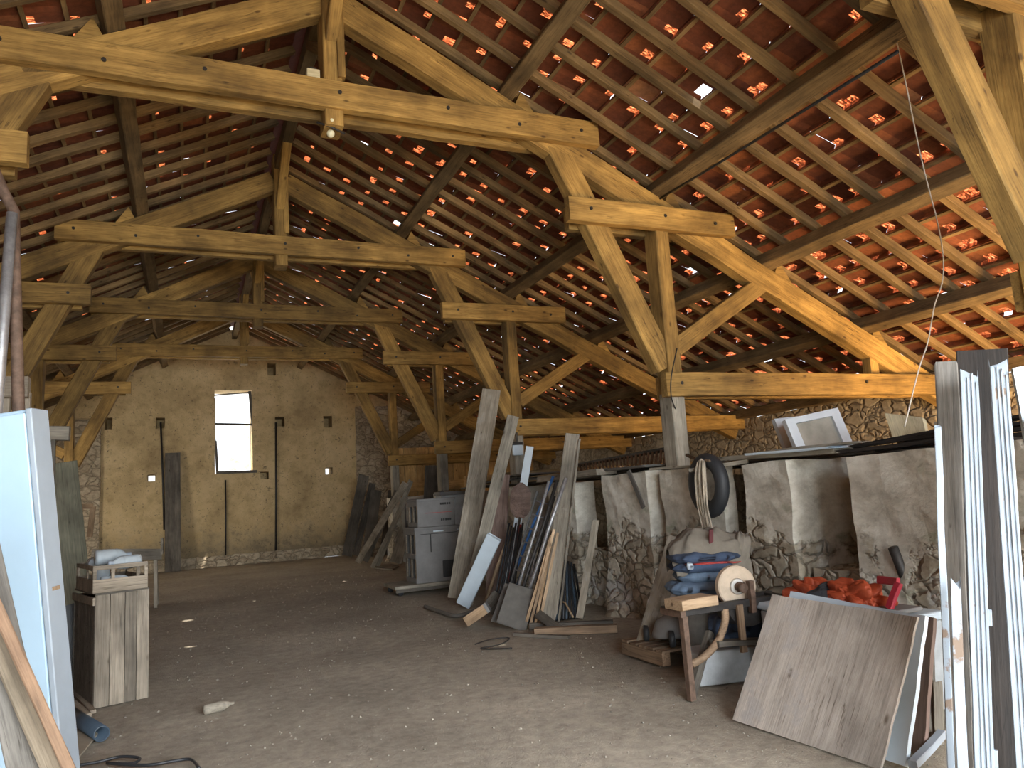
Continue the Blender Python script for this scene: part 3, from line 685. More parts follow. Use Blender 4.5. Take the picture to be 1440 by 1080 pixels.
lean('dark_board', 'broad dark board with a rounded corner standing behind the stacked crates', 'board', (606, 800), (612, 655), 29, .05, 'dark', dx=.5)
flat('floor_board', 'short pale board lying on the floor by the far leaning boards', 'board', [(528, 800), (552, 802), (560, 797), (540, 794)], .004, 'grey', .025)
# ------------------------------------------------------------------ stacked crates on the dolly
A = at(588, 836, z=.0)
dl = empty('dolly', (A.x-.05, A.y, 0), 'low wheeled wooden dolly under the stacked grey crates', 'dolly')
world('deck', rbox(A.x-.42, A.x+.85, A.y-.03, A.y+.85, .12, .18), 'lgrey', (A.x, A.y, .12), dl)
for i in (0, 1):
    for q in (0, 1):
        c = V((A.x-.3+1.0*i, A.y+.08+.7*q, .06))
        world('caster', xf(lathe_geo([(.0, .022), (.055, .022), (.06, .012), (.06, -.012), (.055, -.022), (0, -.022)], 16), frame(c, (1, 0, 0), (0, 1, 0))), 'rubber', c, dl, True)
world('skirt', rbox(A.x-.40, A.x+.83, A.y-.0, A.y+.03, .06, .12), 'dark', (A.x, A.y, .06), dl)
def hollow_crate(label, o, w, d, h, rows, print_, M=None):
    """a box of grey board whose left end is an open frame"""
    e = empty('grey_crate', o, label, 'crate', 'grey crates stacked on the dolly'); x, y, z = o; t = .02
    world('front_panel', rbox(x, x+w, y, y+t, z, z+h), 'greybox', o, e)
    world('back_panel', rbox(x, x+w, y+d-t, y+d, z, z+h), 'greybox', o, e)
    world('lid', rbox(x-.015, x+w+.015, y-.015, y+d+.015, z+h-.03, z+h+.012), 'greybox', o, e)
    world('bottom', rbox(x, x+w, y+t, y+d-t, z, z+t), 'greybox', o, e)
    world('right_panel', rbox(x+w-t, x+w, y+t, y+d-t, z, z+h), 'greybox', o, e)
    world('inner_panel', rbox(x+.22, x+.24, y+t, y+d-t, z, z+h), 'sheetdark', o, e)
    for yy in (y+t, y+d/2-.04, y+d-t-.07): world('end_post', rbox(x, x+.03, yy, yy+.07, z, z+h-.03), 'crate', o, e)
    for k in range(rows+1):
        zz = z+(h-.12)*k/rows; world('end_rail', rbox(x-.006, x+.024, y+t, y+d-t, zz, zz+.09), 'greybox', o, e)
    return e
e1 = hollow_crate('large grey crate on the dolly, under the smaller one', (A.x, A.y+.03, .18), .86, .72, .98, 2, 0)
o = V((A.x+.5, A.y+.026, .3))
world('dark_patch', rbox(o.x, o.x+.25, o.y-.004, o.y+.006, .25, .55), 'ink', o, e1); world('slot', rbox(o.x-.22, o.x-.2, o.y-.003, o.y+.006, .72, 1.05), 'ink', o, e1); world('slot', rbox(o.x-.40, o.x+.3, o.y-.003, o.y+.006, 1.04, 1.052), 'ink', o, e1)
for q in (0, .46): world('clip', rbox(o.x-.16+q, o.x+.04+q, o.y-.02, o.y+.0, 1.075, 1.10), 'bluewhite', o, e1)
e2 = hollow_crate('smaller grey crate with a red line, on top of the large crate', (A.x+.07, A.y+.05, 1.175), .72, .66, .50, 1, 1)
o = V((A.x+.07, A.y+.046, 1.17))
world('red_line', rbox(o.x+.15, o.x+.66, o.y-.004, o.y+.006, 1.42, 1.428), 'red', o, e2)
for z in (1.27, 1.56):
    for k in range(5): world('print_mark', rbox(o.x+.44+k*.042, o.x+.472+k*.042, o.y-.004, o.y+.006, z, z+.04), 'ink', o, e2)
o = at(575, 792, z=0); e = empty('grey_cabinet', o, 'tall grey open cabinet frame standing behind the stacked crates', 'cabinet')
for x in (0, .55): world('side_panel', rbox(o.x+x, o.x+x+.04, o.y+.2, o.y+.6, 0, 1.72), 'greybox', o, e)
for z in (.1, .9, 1.68): world('shelf', rbox(o.x+.04, o.x+.55, o.y+.2, o.y+.6, z, z+.035), 'greybox', o, e)
o = at(640, 800, z=0); o = at(640, 812, z=0); e = empty('grey_box', o, 'pale grey lidded box standing behind the tall leaning plank', 'box')
world('body', rbox(o.x-.22, o.x+.3, o.y, o.y+.4, 0, 1.74), 'concrete', o, e); world('lid', rbox(o.x-.25, o.x+.33, o.y-.03, o.y+.43, 1.74, 1.82), 'greybox', o, e)
# ------------------------------------------------------------------ tall planks, poles and pipes in the middle
lean('leaning_plank', 'tallest grey plank, leaning in front of the second truss post', 'plank', (644, 846), (691, 548), 27, .05, 'grey', dx=1.0)
lean('leaning_plank', 'pale plank leaning right behind the tallest grey plank', 'plank', (657, 852), (722, 585), 17, .05, 'lgrey', dx=.95)
lean('leaning_plank', 'narrow bluish plank leaning against the second truss post', 'plank', (712, 840), (745, 628), 11, .04, 'bluewhite', dx=.75)
lean('white_post', 'short white squared post leaning at the foot of the tall planks', 'post', (652, 856), (695, 755), 21, .09, 'bluewhite', dx=.35, spin=-8)
lean('rusty_board', 'purplish brown board leaning behind the white post', 'board', (694, 845), (706, 667), 23, .04, 'rust', dx=.55)
pole('tan_lath', 'tan lath leaning just right of the white post', 'lath', (682, 850), (712, 765), .03, 'tan', dx=.3)
# shovel standing on its handle
sv = empty('shovel', at(715, 850, z=0), 'shovel standing upside down, its brown blade above the poles', 'shovel')
p0, p1, p2 = at(716, 850, z=0.0), at(731, 728, x=at(716, 850, z=0).x+.5), at(733, 680, x=at(716, 850, z=0).x+.55)
world('handle', tube_geo([p0+V((0, 0, .01)), p1], .02, 8), 'dark', p0, sv, True)
ax = (p2-p1); side = ax.cross((p1-CAM)).normalized(); nn = side.cross(ax).normalized()
vs = []; 
for i in range(9):
    t = i/8; wd = .17*math.sin(min(1, t*2.6+.25)*math.pi/2)*(1 if t < .72 else math.cos((t-.72)/.28*math.pi/2*.9))
    for u in (-1, -.5, 0, .5, 1): vs.append(p1-ax*.02+ax*t*1.05+side*wd*u+nn*(.04*u*u))
fs = [(i*5+j, i*5+j+1, i*5+j+6, i*5+j+5) for i in range(8) for j in range(4)]
o = world('blade', (vs+[v+nn*.006 for v in vs], fs+[tuple(45+q for q in reversed(f)) for f in fs]), 'rust', p1, sv)
pole('blue_pole', 'long bright blue pole leaning among the dark pipes', 'pole', (703, 856), (778, 670), .022, 'bluep', dx=.7)
for i in range(7):
    pole('black_pipe', 'thin black pipe in the bundle left of the blue pole', 'pipe', (694+i*4, 856+i*1.5), (716+i*3.2, 736+(i % 3)*3), .016, 'blackp', 'thin black pipes left of the blue pole', dx=.45+.01*i)
red = pole('red_stick', 'short stick with red paint leaning among the black pipes', 'stick', (708, 858), (732, 738), .016, 'red', dx=.5)
gp = [((717, 872), (772, 676), .02, 'steel'), ((722, 874), (783, 676), .024, 'iron'), ((729, 876), (796, 672), .026, 'steel'), ((736, 872), (762, 730), .017, 'steel'), ((744, 878), (770, 742), .018, 'iron'), ((751, 876), (776, 748), .016, 'steel'), ((711, 868), (759, 730), .017, 'slate'), ((750, 882), (775, 764), .015, 'slate')]
gl_ = ['dull steel pipe leaning just right of the blue pole', 'dark iron pipe leaning second right of the blue pole', 'longest steel pipe with a pale end, crossing the brown plank', 'short steel rod leaning in the middle of the pipes', 'short dark iron rod leaning left of the tan laths', 'thin steel rod leaning among the tan laths', 'blue grey rod leaning behind the debris sheets', 'blue grey rod leaning next to the brown plank']
for (b2, t, r, mt), l in zip(gp, gl_): pole('leaning_pipe', l, 'pipe', b2, t, r, mt, dx=R.uniform(.55, .75))
for i, (b2, t) in enumerate((((738, 884), (776, 752)), ((745, 885), (779, 745)), ((752, 884), (775, 768)), ((758, 884), (784, 750)))):
    lean('tan_batten', 'thin tan batten leaning between the pipes and the brown plank', 'batten', b2, t, 4, .03, 'tan', 'thin tan battens left of the brown plank', dx=.5)
# small iron ladder
M, L, w = lean_axis((722, 862), (768, 694), 26, .04, dx=.6)
ld = empty('iron_ladder', M.translation, 'small dark iron ladder leaning behind the blue pole', 'ladder', M=M)
for s in (-1, 1): mesh_obj('rail', *xf(bar_geo(L, .03, .03), Matrix.Translation((0, s*w/2, 0))), 'iron', M, ld)
for i in range(8): g = tube_geo([(L*(i+.6)/8.3, -w/2, 0), (L*(i+.6)/8.3, w/2, 0)], .012, 8); mesh_obj('rung', g[0], g[1], 'steel', M, ld, True)
lean('leaning_plank', 'brown weathered plank with a pale edge leaning right of the tan battens', 'plank', (772, 874), (805, 611), 21, .05, 'grey', dx=.85)
lean('pale_strip', 'thin pale strip leaning along the right edge of the brown plank', 'strip', (786, 876), (815, 618), 3, .02, 'lgrey', dx=.85)
lean('leaning_board', 'narrow grey board leaning in front of the pale stall pier', 'board', (815, 872), (838, 732), 10, .04, 'grey', dx=.6)
lean('leaning_board', 'short bluish board leaning behind the fan of black pipes', 'board', (785, 840), (804, 745), 12, .03, 'bluewhite', dx=.25)
for i in range(9):
    pole('fan_pipe', 'black pipe in the fan of pipes right of the brown plank', 'pipe', (783+i*4.6, 874-i*.6), (791+i*2.0, 786+(i % 2)*4+i), .017, 'blackp' if i % 3 else 'slate', 'black pipes fanned out right of the brown plank', dx=.35)
tube('twine', [at(791+i*2, 846+i, x=4.55) for i in range(3)]+[at(806, 868, x=4.5)], .012, 'tan', None, 6, 'short yellowish cord tied round the fan of black pipes', 'cord')
lean('debris_sheet', 'bent dark sheet leaning at the foot of the pipes', 'sheet', (720, 886), (736, 826), 42, .015, 'sheetdark', dx=.3, ends=.05)
lean('debris_sheet', 'dark sheet with a pale edge leaning left of the bent sheet', 'sheet', (704, 882), (722, 824), 26, .015, 'sheetdark', dx=.35, ends=.04)
lean('debris_block', 'grey scrap of board leaning behind the tilted box', 'board', (688, 868), (705, 838), 26, .06, 'dark', dx=.15)
o = at(660, 882, z=0); M = frame(o+V((0, 0, .005)), V((.8, -.45, .0)), (0, .0, 1)) @ Matrix.Rotation(math.radians(-24), 4, 'Y') @ Matrix.Rotation(math.radians(0), 4, 'X')
e = empty('tilted_box', o, 'small grey box with a tan end lying at the foot of the pipes', 'box')
M = frame(o+V((.0, 0, .02)), V((.35, -.15, .22)), V((-.3, .2, .8)))
mesh_obj('body', *rbox(0, .34, -.13, .13, 0, .13), 'greybox', M, e); mesh_obj('end', *rbox(-.004, .3, -.135, -.128, .0, .128), 'tan', M, e)
# boards on the floor in front of the pipes
longb('floor_beam', 'brown beam lying on the floor in front of the fan of pipes', 'beam', at(752, 889, z=.05), at(868, 884, z=.05), .1, .09, 'brown', jit=.01)
longb('floor_beam', 'dark beam lying behind the brown one at the foot of the pipes', 'beam', at(745, 881, z=.04), at(862, 876, z=.04), .09, .07, 'dark', jit=.01)
longb('floor_beam', 'thin dark batten on the floor nearest the aisle by the pipes', 'batten', at(722, 892, z=.02), at(800, 896, z=.02), .05, .035, 'dark', jit=.008)
lean('stub_board', 'short dark board end lying aslant on the floor beams', 'board', (788, 893), (757, 864), 13, .04, 'dark', dx=-.05)
tube('old_hose', smooth_pts([at(598, 853, z=.03), at(618, 860, z=.03), at(640, 866, z=.04), at(662, 861, z=.04), at(682, 853, z=.05)]), .03, 'sheetdark', None, 8, 'flat dark hose lying on the floor at the foot of the tall planks', 'hose')
tube('wire_loop', smooth_pts([at(668, 906, z=.01), at(690, 899, z=.012), at(716, 897, z=.01), at(704, 906, z=.012), at(676, 912, z=.01), at(720, 912, z=.012)]), .008, 'iron', None, 6, 'loop of dark wire lying on the floor before the pipes', 'wire')
# brush hung on the second full truss's post
b0 = at(727, 622, y=YT[2]-.06); e = empty('hanging_brush', at(727, 643, y=YT[2]-.06), 'pale bristled brush hanging on the second full truss post', 'brush')
world('handle', tube_geo([b0+V((0, 0, .18)), b0], .025, 8), 'dark', b0, e, True)
world('ferrule', xf(rbox(-.1, .1, -.04, .04, 0, .05), Matrix.Translation(b0+V((0, 0, -.05)))), 'iron', b0, e)
g = xf(rbox(-.1, .1, -.04, .04, 0, .19, .02), Matrix.Translation(b0+V((0, 0, -.24)))); o = world('bristles', g, 'bluewhite', b0-V((0, 0, .24)), e)
# ------------------------------------------------------------------ treadle grindstone bench
YG = 5.05
gr = empty('grindstone_bench', at(968, 985, z=0), 'treadle grindstone on a rusty iron and timber stand', 'grindstone')
def gp_(px, py, y=YG): return at(px, py, y=y)
zt = .665
beam('rail', V((3.50, YG-.09, zt)), V((4.62, YG-.09, zt)), .05, .06, 'iron', gr); beam('rail', V((3.50, YG+.13, zt)), V((4.62, YG+.13, zt)), .05, .06, 'iron', gr)
beam('cross_bar', V((3.52, YG-.12, zt-.01)), V((3.52, YG+.16, zt-.01)), .05, .05, 'rustmetal', gr); beam('cross_bar', V((4.55, YG-.12, zt)), V((4.55, YG+.16, zt)), .05, .05, 'iron', gr)
f0 = V((3.56, 4.99, .0)); tl = gp_(957, 866)
beam('leg', f0+V((0, 0, .004)), V((3.54, YG-.08, zt)), .055, .05, 'rustmetal', gr, Z=(1, 0, 0)); beam('leg', f0+V((.04, .05, .004)), V((3.92, YG+.1, .44)), .06, .05, 'dark', gr, Z=(0, 1, 0))
beam('leg', V((4.5, YG+.2, .004)), V((4.5, YG+.1, zt)), .055, .05, 'iron', gr, Z=(1, 0, 0)); beam('leg', V((4.35, YG-.16, .004)), V((4.45, YG-.08, zt)), .055, .05, 'iron', gr, Z=(1, 0, 0))
world('curved_brace', tube_geo(smooth_pts([V((3.93, YG-.1, zt-.02)), V((3.92, YG-.1, .55)), V((3.84, YG-.1, .42)), V((3.70, YG-.1, .32)), V((3.58, YG-.08, .27))]), .03, 8), 'brown', V((3.58, YG, .27)), gr, True)
beam('hanger', V((4.06, YG-.12, .30)), V((4.06, YG-.12, zt)), .03, .055, 'brown', gr, Z=(1, 0, 0))
beam('treadle', V((3.80, YG-.1, .40)), V((4.5, YG-.1, .33)), .12, .04, 'dark', gr)
wc = V((4.16, YG+.02, .79))
M = frame(wc, (0, -1, .0), (0, 0, 1)) @ Matrix.Rotation(math.radians(90), 4, 'Y'); M = Matrix.Translation(wc) @ Matrix.Rotation(math.radians(-14), 4, 'Z') @ Matrix.Rotation(math.radians(90), 4, 'X')
g = lathe_geo([(0, .035), (.05, .035), (.155, .035), (.166, .027), (.168, -.027), (.155, -.036), (0, -.036)], 48); mesh_obj('grinding_wheel', g[0], g[1], 'stonewheel', M, gr, False)
g = lathe_geo([(0, .052), (.055, .05), (.068, .034), (.0, .033)], 28); mesh_obj('wheel_flange', g[0], g[1], 'whitehub', M, gr, True)
g = lathe_geo([(0, .15), (.018, .15), (.022, .12), (.022, -.15), (0, -.15)], 16); mesh_obj('axle', g[0], g[1], 'rustmetal', M, gr, True)
for q in (.075, .135): g = lathe_geo([(0, q+.022), (.034, q+.022), (.042, q), (.034, q-.022), (0, q-.022)], 16); mesh_obj('nut', g[0], g[1], 'rustmetal', M, gr, True)
beam('bearing_post', wc+V((.035, -.135, -.20)), wc+V((.035, -.135, .05)), .05, .05, 'rustmetal', gr, Z=(1, 0, 0))
vs = [];
for i in range(13):                                                   # trough below the wheel
    a = math.pi+math.pi*i/12
    for y in (-.08, .09): vs.append(V((4.2+.22*math.cos(a), YG+y, zt-.02+.17*math.sin(a))))
fs = [(i*2, i*2+1, i*2+3, i*2+2) for i in range(12)]; fs += [tuple(range(0, 26, 2)), tuple(reversed(range(1, 26, 2)))]
world('water_trough', (vs, fs), 'iron', V((4.2, YG, zt-.2)), gr)
M = frame(V((3.43, YG-.12, zt+.072)), (1, .03, .015), (0, 0, 1)); g = bar_geo(.35, .22, .075, .08, 4, .002)
tag(mesh_obj('wood_block', g[0], g[1], 'tan', M), 'pale sawn block lying on the left end of the grindstone bench', 'block')
# tub with folded clothes behind the bench
o = at(978, 932, z=0)
o = V((4.34, 5.72, 0)); g = xf(lathe_geo([(0, 0.005), (.19, .005), (.2, .02), (.25, .60), (.268, .62), (.268, .64), (.235, .64), (.18, .05), (0, .05)], 36), Matrix.Translation(o))
tag(world('tub', g, 'galv', o, None, True), 'dull grey tub standing behind the grindstone bench', 'tub')
def cloth(name, label, cat, c, sx, sy, h, mat, seed, fold=.02, M=None, group=None, parent=None, droop=0):
    """a folded garment: a soft slab whose top and rim are creased"""
    nx, ny = 30, 24; vs, fs = [], []
    for s in (1, 0):
        for j in range(ny+1):
            for i in range(nx+1):
                u, v = i/nx*2-1, j/ny*2-1; r = max(abs(u), abs(v)); rr = (abs(u)**5+abs(v)**5)**.2
                k = 1 if rr < 1e-6 else min(1, r/rr); e = max(0, 1-rr**6)
                x, y = u*sx*k, v*sy*k; nz = noise.noise(V((x*7, y*7, seed)))+.6*noise.noise(V((x*15, y*11, seed+5)))
                z = (h*(.5+.5*math.sqrt(e))+fold*nz if s else h*.5*(1-math.sqrt(e)))-droop*max(0, r-.55)**1.5
                x += fold*.8*noise.noise(V((y*9, z*9, seed+2)))*r; y += fold*.8*noise.noise(V((x*9, z*9, seed+8)))*r
                vs.append(V((x, y, z)))
    m2 = (nx+1)*(ny+1)
    for j in range(ny):
        for i in range(nx):
            a = j*(nx+1)+i; f = (a, a+1, a+nx+2, a+nx+1); fs.append(f); fs.append(tuple(m2+q for q in reversed(f)))
    ring = [i for i in range(nx+1)]+[j*(nx+1)+nx for j in range(1, ny+1)]+[ny*(nx+1)+i for i in reversed(range(nx))]+[j*(nx+1) for j in reversed(range(1, ny))]
    for i in range(len(ring)): a, b2 = ring[i], ring[(i+1) % len(ring)]; fs.append((a, a+m2, b2+m2, b2))
    MM = Matrix.Translation(c) @ (M or Matrix.Identity(4))
    o = mesh_obj(name, vs, fs, mat, MM, parent, True)
    return tag(o, label, cat, group)
cx, cy = 4.34, 5.70; rz = Matrix.Rotation(math.radians(-25), 4, 'Z')
cloth('folded_coat', 'grey blue folded coat at the bottom of the clothes pile on the tub', 'coat', V((cx-.03, cy, .66)), .33, .24, .12, 'bluecloth', 1, .022, rz)
cloth('folded_coat', 'faded blue folded coat second from the bottom of the clothes pile', 'coat', V((cx+.03, cy, .77)), .30, .23, .10, 'bluecloth', 2, .018, rz)
cloth('folded_jacket', 'navy jacket folded in the middle of the clothes pile', 'jacket', V((cx, cy, .855)), .31, .24, .09, 'navy', 3, .02, rz)
j2 = cloth('folded_jacket', 'navy jacket with a red and white stripe near the top of the pile', 'jacket', V((cx, cy, .935)), .31, .24, .10, 'navy', 4, .02, rz)
cloth('red_stripe', None, None, V((cx+.04, cy-.02, .925)), .27, .235, .025, 'red', 6, .01, rz, None, j2); cloth('white_tag', None, None, V((cx-.27, cy-.16, .90)), .03, .02, .06, 'white', 7, .01, rz, None, j2)
# khaki rucksack and coat draped over the pile
kh = empty('khaki_coat', (cx+.1, cy+.05, 1.02), 'khaki coat draped over the top of the clothes pile', 'coat')
def drape(name, c, sx, sy, h, drop, mat, seed, parent, lean_=0):
    nx, ny = 40, 30; vs, fs = [], []
    for j in range(ny+1):
        for i in range(nx+1):
            u, v = i/nx*2-1, j/ny*2-1; r = math.sqrt(u*u*.9+v*v*.9); x, y = u*sx, v*sy
            z = h*math.exp(-(r*1.15)**4)-drop*max(0, r-.72)**1.3*2
            z += .034*math.sin(u*11+3.5*noise.noise(V((u*2, v*2, seed))))*min(1, r)+.03*noise.noise(V((u*3.2, v*4, seed)))+.014*noise.noise(V((u*9, v*9, seed)))
            vs.append(V((x*(1-.25*max(0, r-.7)), y*(1-.25*max(0, r-.7)), z)))
    fs = [(j*(nx+1)+i, j*(nx+1)+i+1, (j+1)*(nx+1)+i+1, (j+1)*(nx+1)+i) for j in range(ny) for i in range(nx)]
    vs2 = vs+[q-V((0, 0, .012)) for q in vs]; n = len(vs); fs = fs+[tuple(n+q for q in reversed(f)) for f in fs]
    return mesh_obj(name, vs2, fs, mat, Matrix.Translation(c) @ Matrix.Rotation(math.radians(-25), 4, 'Z') @ Matrix.Rotation(lean_, 4, 'Y'), parent, True)
drape('body', V((cx+.10, cy+.05, 1.02)), .40, .30, .20, .22, 'khaki', 3, kh, math.radians(4))
drape('sleeve', V((cx+.32, cy-.08, .98)), .12, .22, .2, .25, 'khaki', 9, kh, math.radians(20))
world('red_badge', xf(rbox(-.02, .02, -.01, .01, -.09, .09, .006), frame(V((cx-.02, cy-.17, 1.15)), (1, -.3, .1), (.2, -.55, 1))), 'maroon', V((cx, cy-.2, 1.1)), kh)
# mower, pallet, block and sack under the bench
pl = empty('pallet', at(912, 945, z=0), 'low wooden pallet on the floor behind the grindstone bench', 'pallet')
p0 = at(910, 945, z=0); p0 = V((4.02, 6.05, 0))
for i in range(5): beam('slat', p0+V((0, .02+.15*i, .13)), p0+V((.95, .02+.15*i, .13)), .1, .022, 'brown', pl, seg=4)
for i in range(3): beam('bearer', p0+V((.04+.42*i, -.03, .06)), p0+V((.04+.42*i, .68, .06)), .09, .115, 'brown', pl, seg=3)
mw = empty('mower', V((4.25, 6.2, .15)), 'dusty grey mower with a small wheel standing on the pallet', 'mower')
g = xf(lathe_geo([(0, .2), (.14, .2), (.2, .16), (.235, .06), (.235, .02), (0, .02)], 28), Matrix.Translation(V((4.4, 6.25, .19))) @ Matrix.Diagonal((1.25, .85, 1, 1))); world('deck', g, 'greybox', V((4.4, 6.2, .2)), mw, True)
for x, y in ((4.16, 6.05), (4.7, 6.0), (4.14, 6.45), (4.7, 6.5)):
    M = Matrix.Translation(V((x, y, .225))) @ Matrix.Rotation(math.radians(60), 4, 'Z') @ Matrix.Rotation(math.radians(90), 4, 'X')
    g = lathe_geo([(.03, .02), (.055, .026), (.075, .02), (.078, -.02), (.055, -.026), (0, -.02)], 20); w_ = mesh_obj('wheel', g[0], g[1], 'rubber', M, mw, True)
    g = lathe_geo([(0, .027), (.05, .03), (.053, .0)], 16); mesh_obj('hub', g[0], g[1], 'steel', M, w_, True)
o = at(978, 972, z=0); M = frame(V((3.84, 5.25, .0)), (.97, -.22, 0), (0, 0, 1)); g = rbox(0, .62, 0, .3, .003, .27, .015)
tag(mesh_obj('concrete_block', g[0], g[1], 'concrete', M), 'pale bluish concrete block on the floor under the grindstone bench', 'block')
cloth('sack', 'dark navy sack lying on the concrete block below the grindstone', 'sack', V((4.34, 5.32, .27)), .24, .13, .27, 'navy', 12, .04, Matrix.Rotation(math.radians(-12), 4, 'Z'))
lean('leaning_plank', 'wide dusty plank leaning on the stall pier left of the grindstone', 'plank', (907, 922), (952, 757), 27, .05, 'grey', dx=.85)
# ------------------------------------------------------------------ panels leaning in the right foreground
bl, br = at(1030, 1012, z=.005), at(1238, 1082, z=.005); tlc, trc = at(1086, 836, x=3.86), at(1291, 867, x=3.94)
slab('plywood_sheet', 'large worn plywood sheet leaning in front of the pale blue painted board', 'plywood sheet', [bl, br, trc, tlc], .018, 'ply')
d = V((.10, .0, 0))
bl2, br2 = at(1060, 1012, z=.005)+V((.06, .0, 0)), at(1273, 1078, z=.005); tl2, tr2 = at(1112, 831, x=4.02), at(1301, 866, x=4.06)
pb = slab('painted_board', 'pale blue painted board leaning behind the worn plywood sheet', 'panel', [bl2, br2, tr2, tl2], .03, 'bluewhite')
bb, b3 = at(1298, 1062, z=.005), at(1303, 880, x=4.2); e_ = V((-.02, .9, 0))
slab('brown_board', 'brown board leaning behind the pale blue board', 'panel', [bb+e_, bb, at(1313, 868, x=4.20), at(1313, 868, x=4.20)+e_], .03, 'rust')
longb('white_batten', 'pale squared batten lying aslant at the foot of the brown board', 'batten', at(1283, 1074, z=.035), at(1326, 1032, x=4.12), .05, .04, 'white', ch=.1)
lean('dark_stake', 'dark stake standing in the gap behind the brown board', 'stake', (1312, 1050), (1306, 905), 13, .04, 'dark', dx=.3); lean('dark_stake', 'greyish stake in the gap beside the grey barked board', 'stake', (1322, 1052), (1318, 960), 12, .03, 'grey', dx=.15)
# chest with the orange tarpaulin behind the panels
ch = empty('white_chest', (4.28, 3.8, 0), 'low white chest behind the leaning panels, under the orange tarpaulin', 'chest')
world('body', rbox(4.28, 4.85, 3.75, 4.95, .01, .60, .02), 'concrete', (4.28, 3.75, 0), ch); world('lid', rbox(4.26, 4.87, 3.73, 4.97, .6, .66, .02), 'bluewhite', (4.28, 3.75, .6), ch)
tp_ = empty('tarpaulin', (4.5, 4.3, .66), 'crumpled orange and black tarpaulin bag lying on the white chest', 'tarpaulin')
def crumple(name, c, r, mat, seed, parent, M=None):
    bm = bmesh.new(); bmesh.ops.create_icosphere(bm, subdivisions=5, radius=1)
    for v in bm.verts:
        p = v.co.copy(); d = .92+.42*(abs(noise.noise(p*1.3+V((seed, 0, 0))))*2-.3)-.14*max(0, .5-abs(noise.noise(p*2.6+V((0, seed, 0))))*3)
        v.co = V((p.x*r[0]*d, p.y*r[1]*d, max(-.55, p.z)*r[2]*d))
    bm.verts.index_update(); g = ([v.co.copy() for v in bm.verts], [tuple(v.index for v in f.verts) for f in bm.faces]); bm.free()
    return mesh_obj(name, g[0], g[1], mat, Matrix.Translation(c) @ (M or Matrix.Identity(4)), parent, False)
crumple('orange_fold', V((4.5, 4.57, .72)), (.15, .22, .14), 'orangecloth', 1.3, tp_); crumple('orange_fold', V((4.5, 4.18, .73)), (.15, .27, .15), 'orangecloth', 4.1, tp_)
crumple('black_strap', V((4.44, 4.38, .72)), (.15, .07, .11), 'blackcloth', 2.2, tp_)
cr = empty('crimson_chair', (4.5, 3.72, .66), 'crimson plastic chair frame showing at the right end of the tarpaulin', 'chair')
q = [at(1243, 812, x=4.52), at(1263, 814, x=4.5), at(1258, 845, x=4.45), at(1246, 850, x=4.43)]
fp = [at(1236, 815, x=4.54), at(1263, 819, x=4.50), at(1250, 856, x=4.44)]
for a, b2 in zip(fp, fp[1:]): beam('back_frame', a, b2, .03, .055, 'crimson', cr, Z=(.2, -.1, 1) if a is fp[0] else (0, 1, 0), ch=.2)
world('seat', xf(rbox(-.16, .16, -.14, .14, 0, .03, .01), Matrix.Translation(V((4.5, 3.88, .68)))), 'greybox', V((4.5, 3.9, .66)), cr)
pole('dark_pipe', 'dark pipe leaning on the broad pier, right of the tarpaulin', 'pipe', (1300, 885), (1256, 770), .04, 'iron', x=XA-.06, bz=.35)
# ------------------------------------------------------------------ boards and mouldings at the right edge
lean('barked_board', 'grey dusty board with ragged edges, leftmost at the right edge', 'board', (1353, 1128), (1331, 512), 30, .05, 'barked', dx=.42, ends=.02)
lean('white_strip', 'long white painted strip standing along the ragged grey board', 'strip', (1340, 1150), (1318, 600), 9, .03, 'chip', dx=.33)
lean('white_strip', 'short white strip standing in front of the ragged grey board', 'strip', (1358, 1165), (1343, 822), 13, .025, 'chip', dx=.18, ends=.05)
lean('blackened_board', 'tall black brown board standing behind the two white mouldings', 'board', (1405, 1125), (1380, 495), 66, .04, 'black', dx=.52)
def casing(label, b, t, wpx, dx, th=.035, group=None):
    M, L, w = lean_axis(b, t, wpx, th, dx=dx); e = empty('door_casing', M.translation, label, 'door casing', M=M)
    sg = 1 if (M.to_3x3() @ V((0, 0, 1))).dot(CAM-M.translation) > 0 else -1
    g = bar_geo(L, w, th, .08, 10, .002, 0, .03); mesh_obj('board', g[0], g[1], 'chip', M, e)
    for yy, ww, hh in ((-.40, .16, .009), (-.14, .10, .012), (.10, .12, .010), (.38, .2, .008)):
        g = bar_geo(L-.06, w*ww, hh, .25, 10, .001, R.uniform(.0, .05), .015); g = xf(g, Matrix.Translation((0, yy*w, sg*(th/2+hh/2-.003)))); mesh_obj('moulding', g[0], g[1], 'white', M, e)
    for k in (.42, .12): g = xf(rbox(-.04, .04, -.012, .012, -.02, .02, .004), Matrix.Translation((L*k, -w*.53, 0))); mesh_obj('hinge', g[0], g[1], 'white', M, e)
    return e
casing('white moulded door casing standing on the left of the black board', (1388, 1150), (1363, 525), 23, .36)
casing('white moulded door casing standing on the right of the black board', (1450, 1165), (1404, 512), 23, .36)
slab('blue_door_leaf', 'pale blue board at the right edge behind the mouldings', 'board', [V((4.25, 2.62, .01)), V((4.7, 2.3, .01)), V((5.1, 2.5, 2.28)), V((4.62, 2.85, 2.22))], .03, 'bluewhite')
slab('lilac_board', 'greyish torn board at the right edge in front of the pale blue board', 'board', [V((4.12, 2.50, .01)), V((4.5, 2.2, .01)), V((4.92, 2.42, 1.85)), V((4.48, 2.72, 1.95))], .02, 'ply')
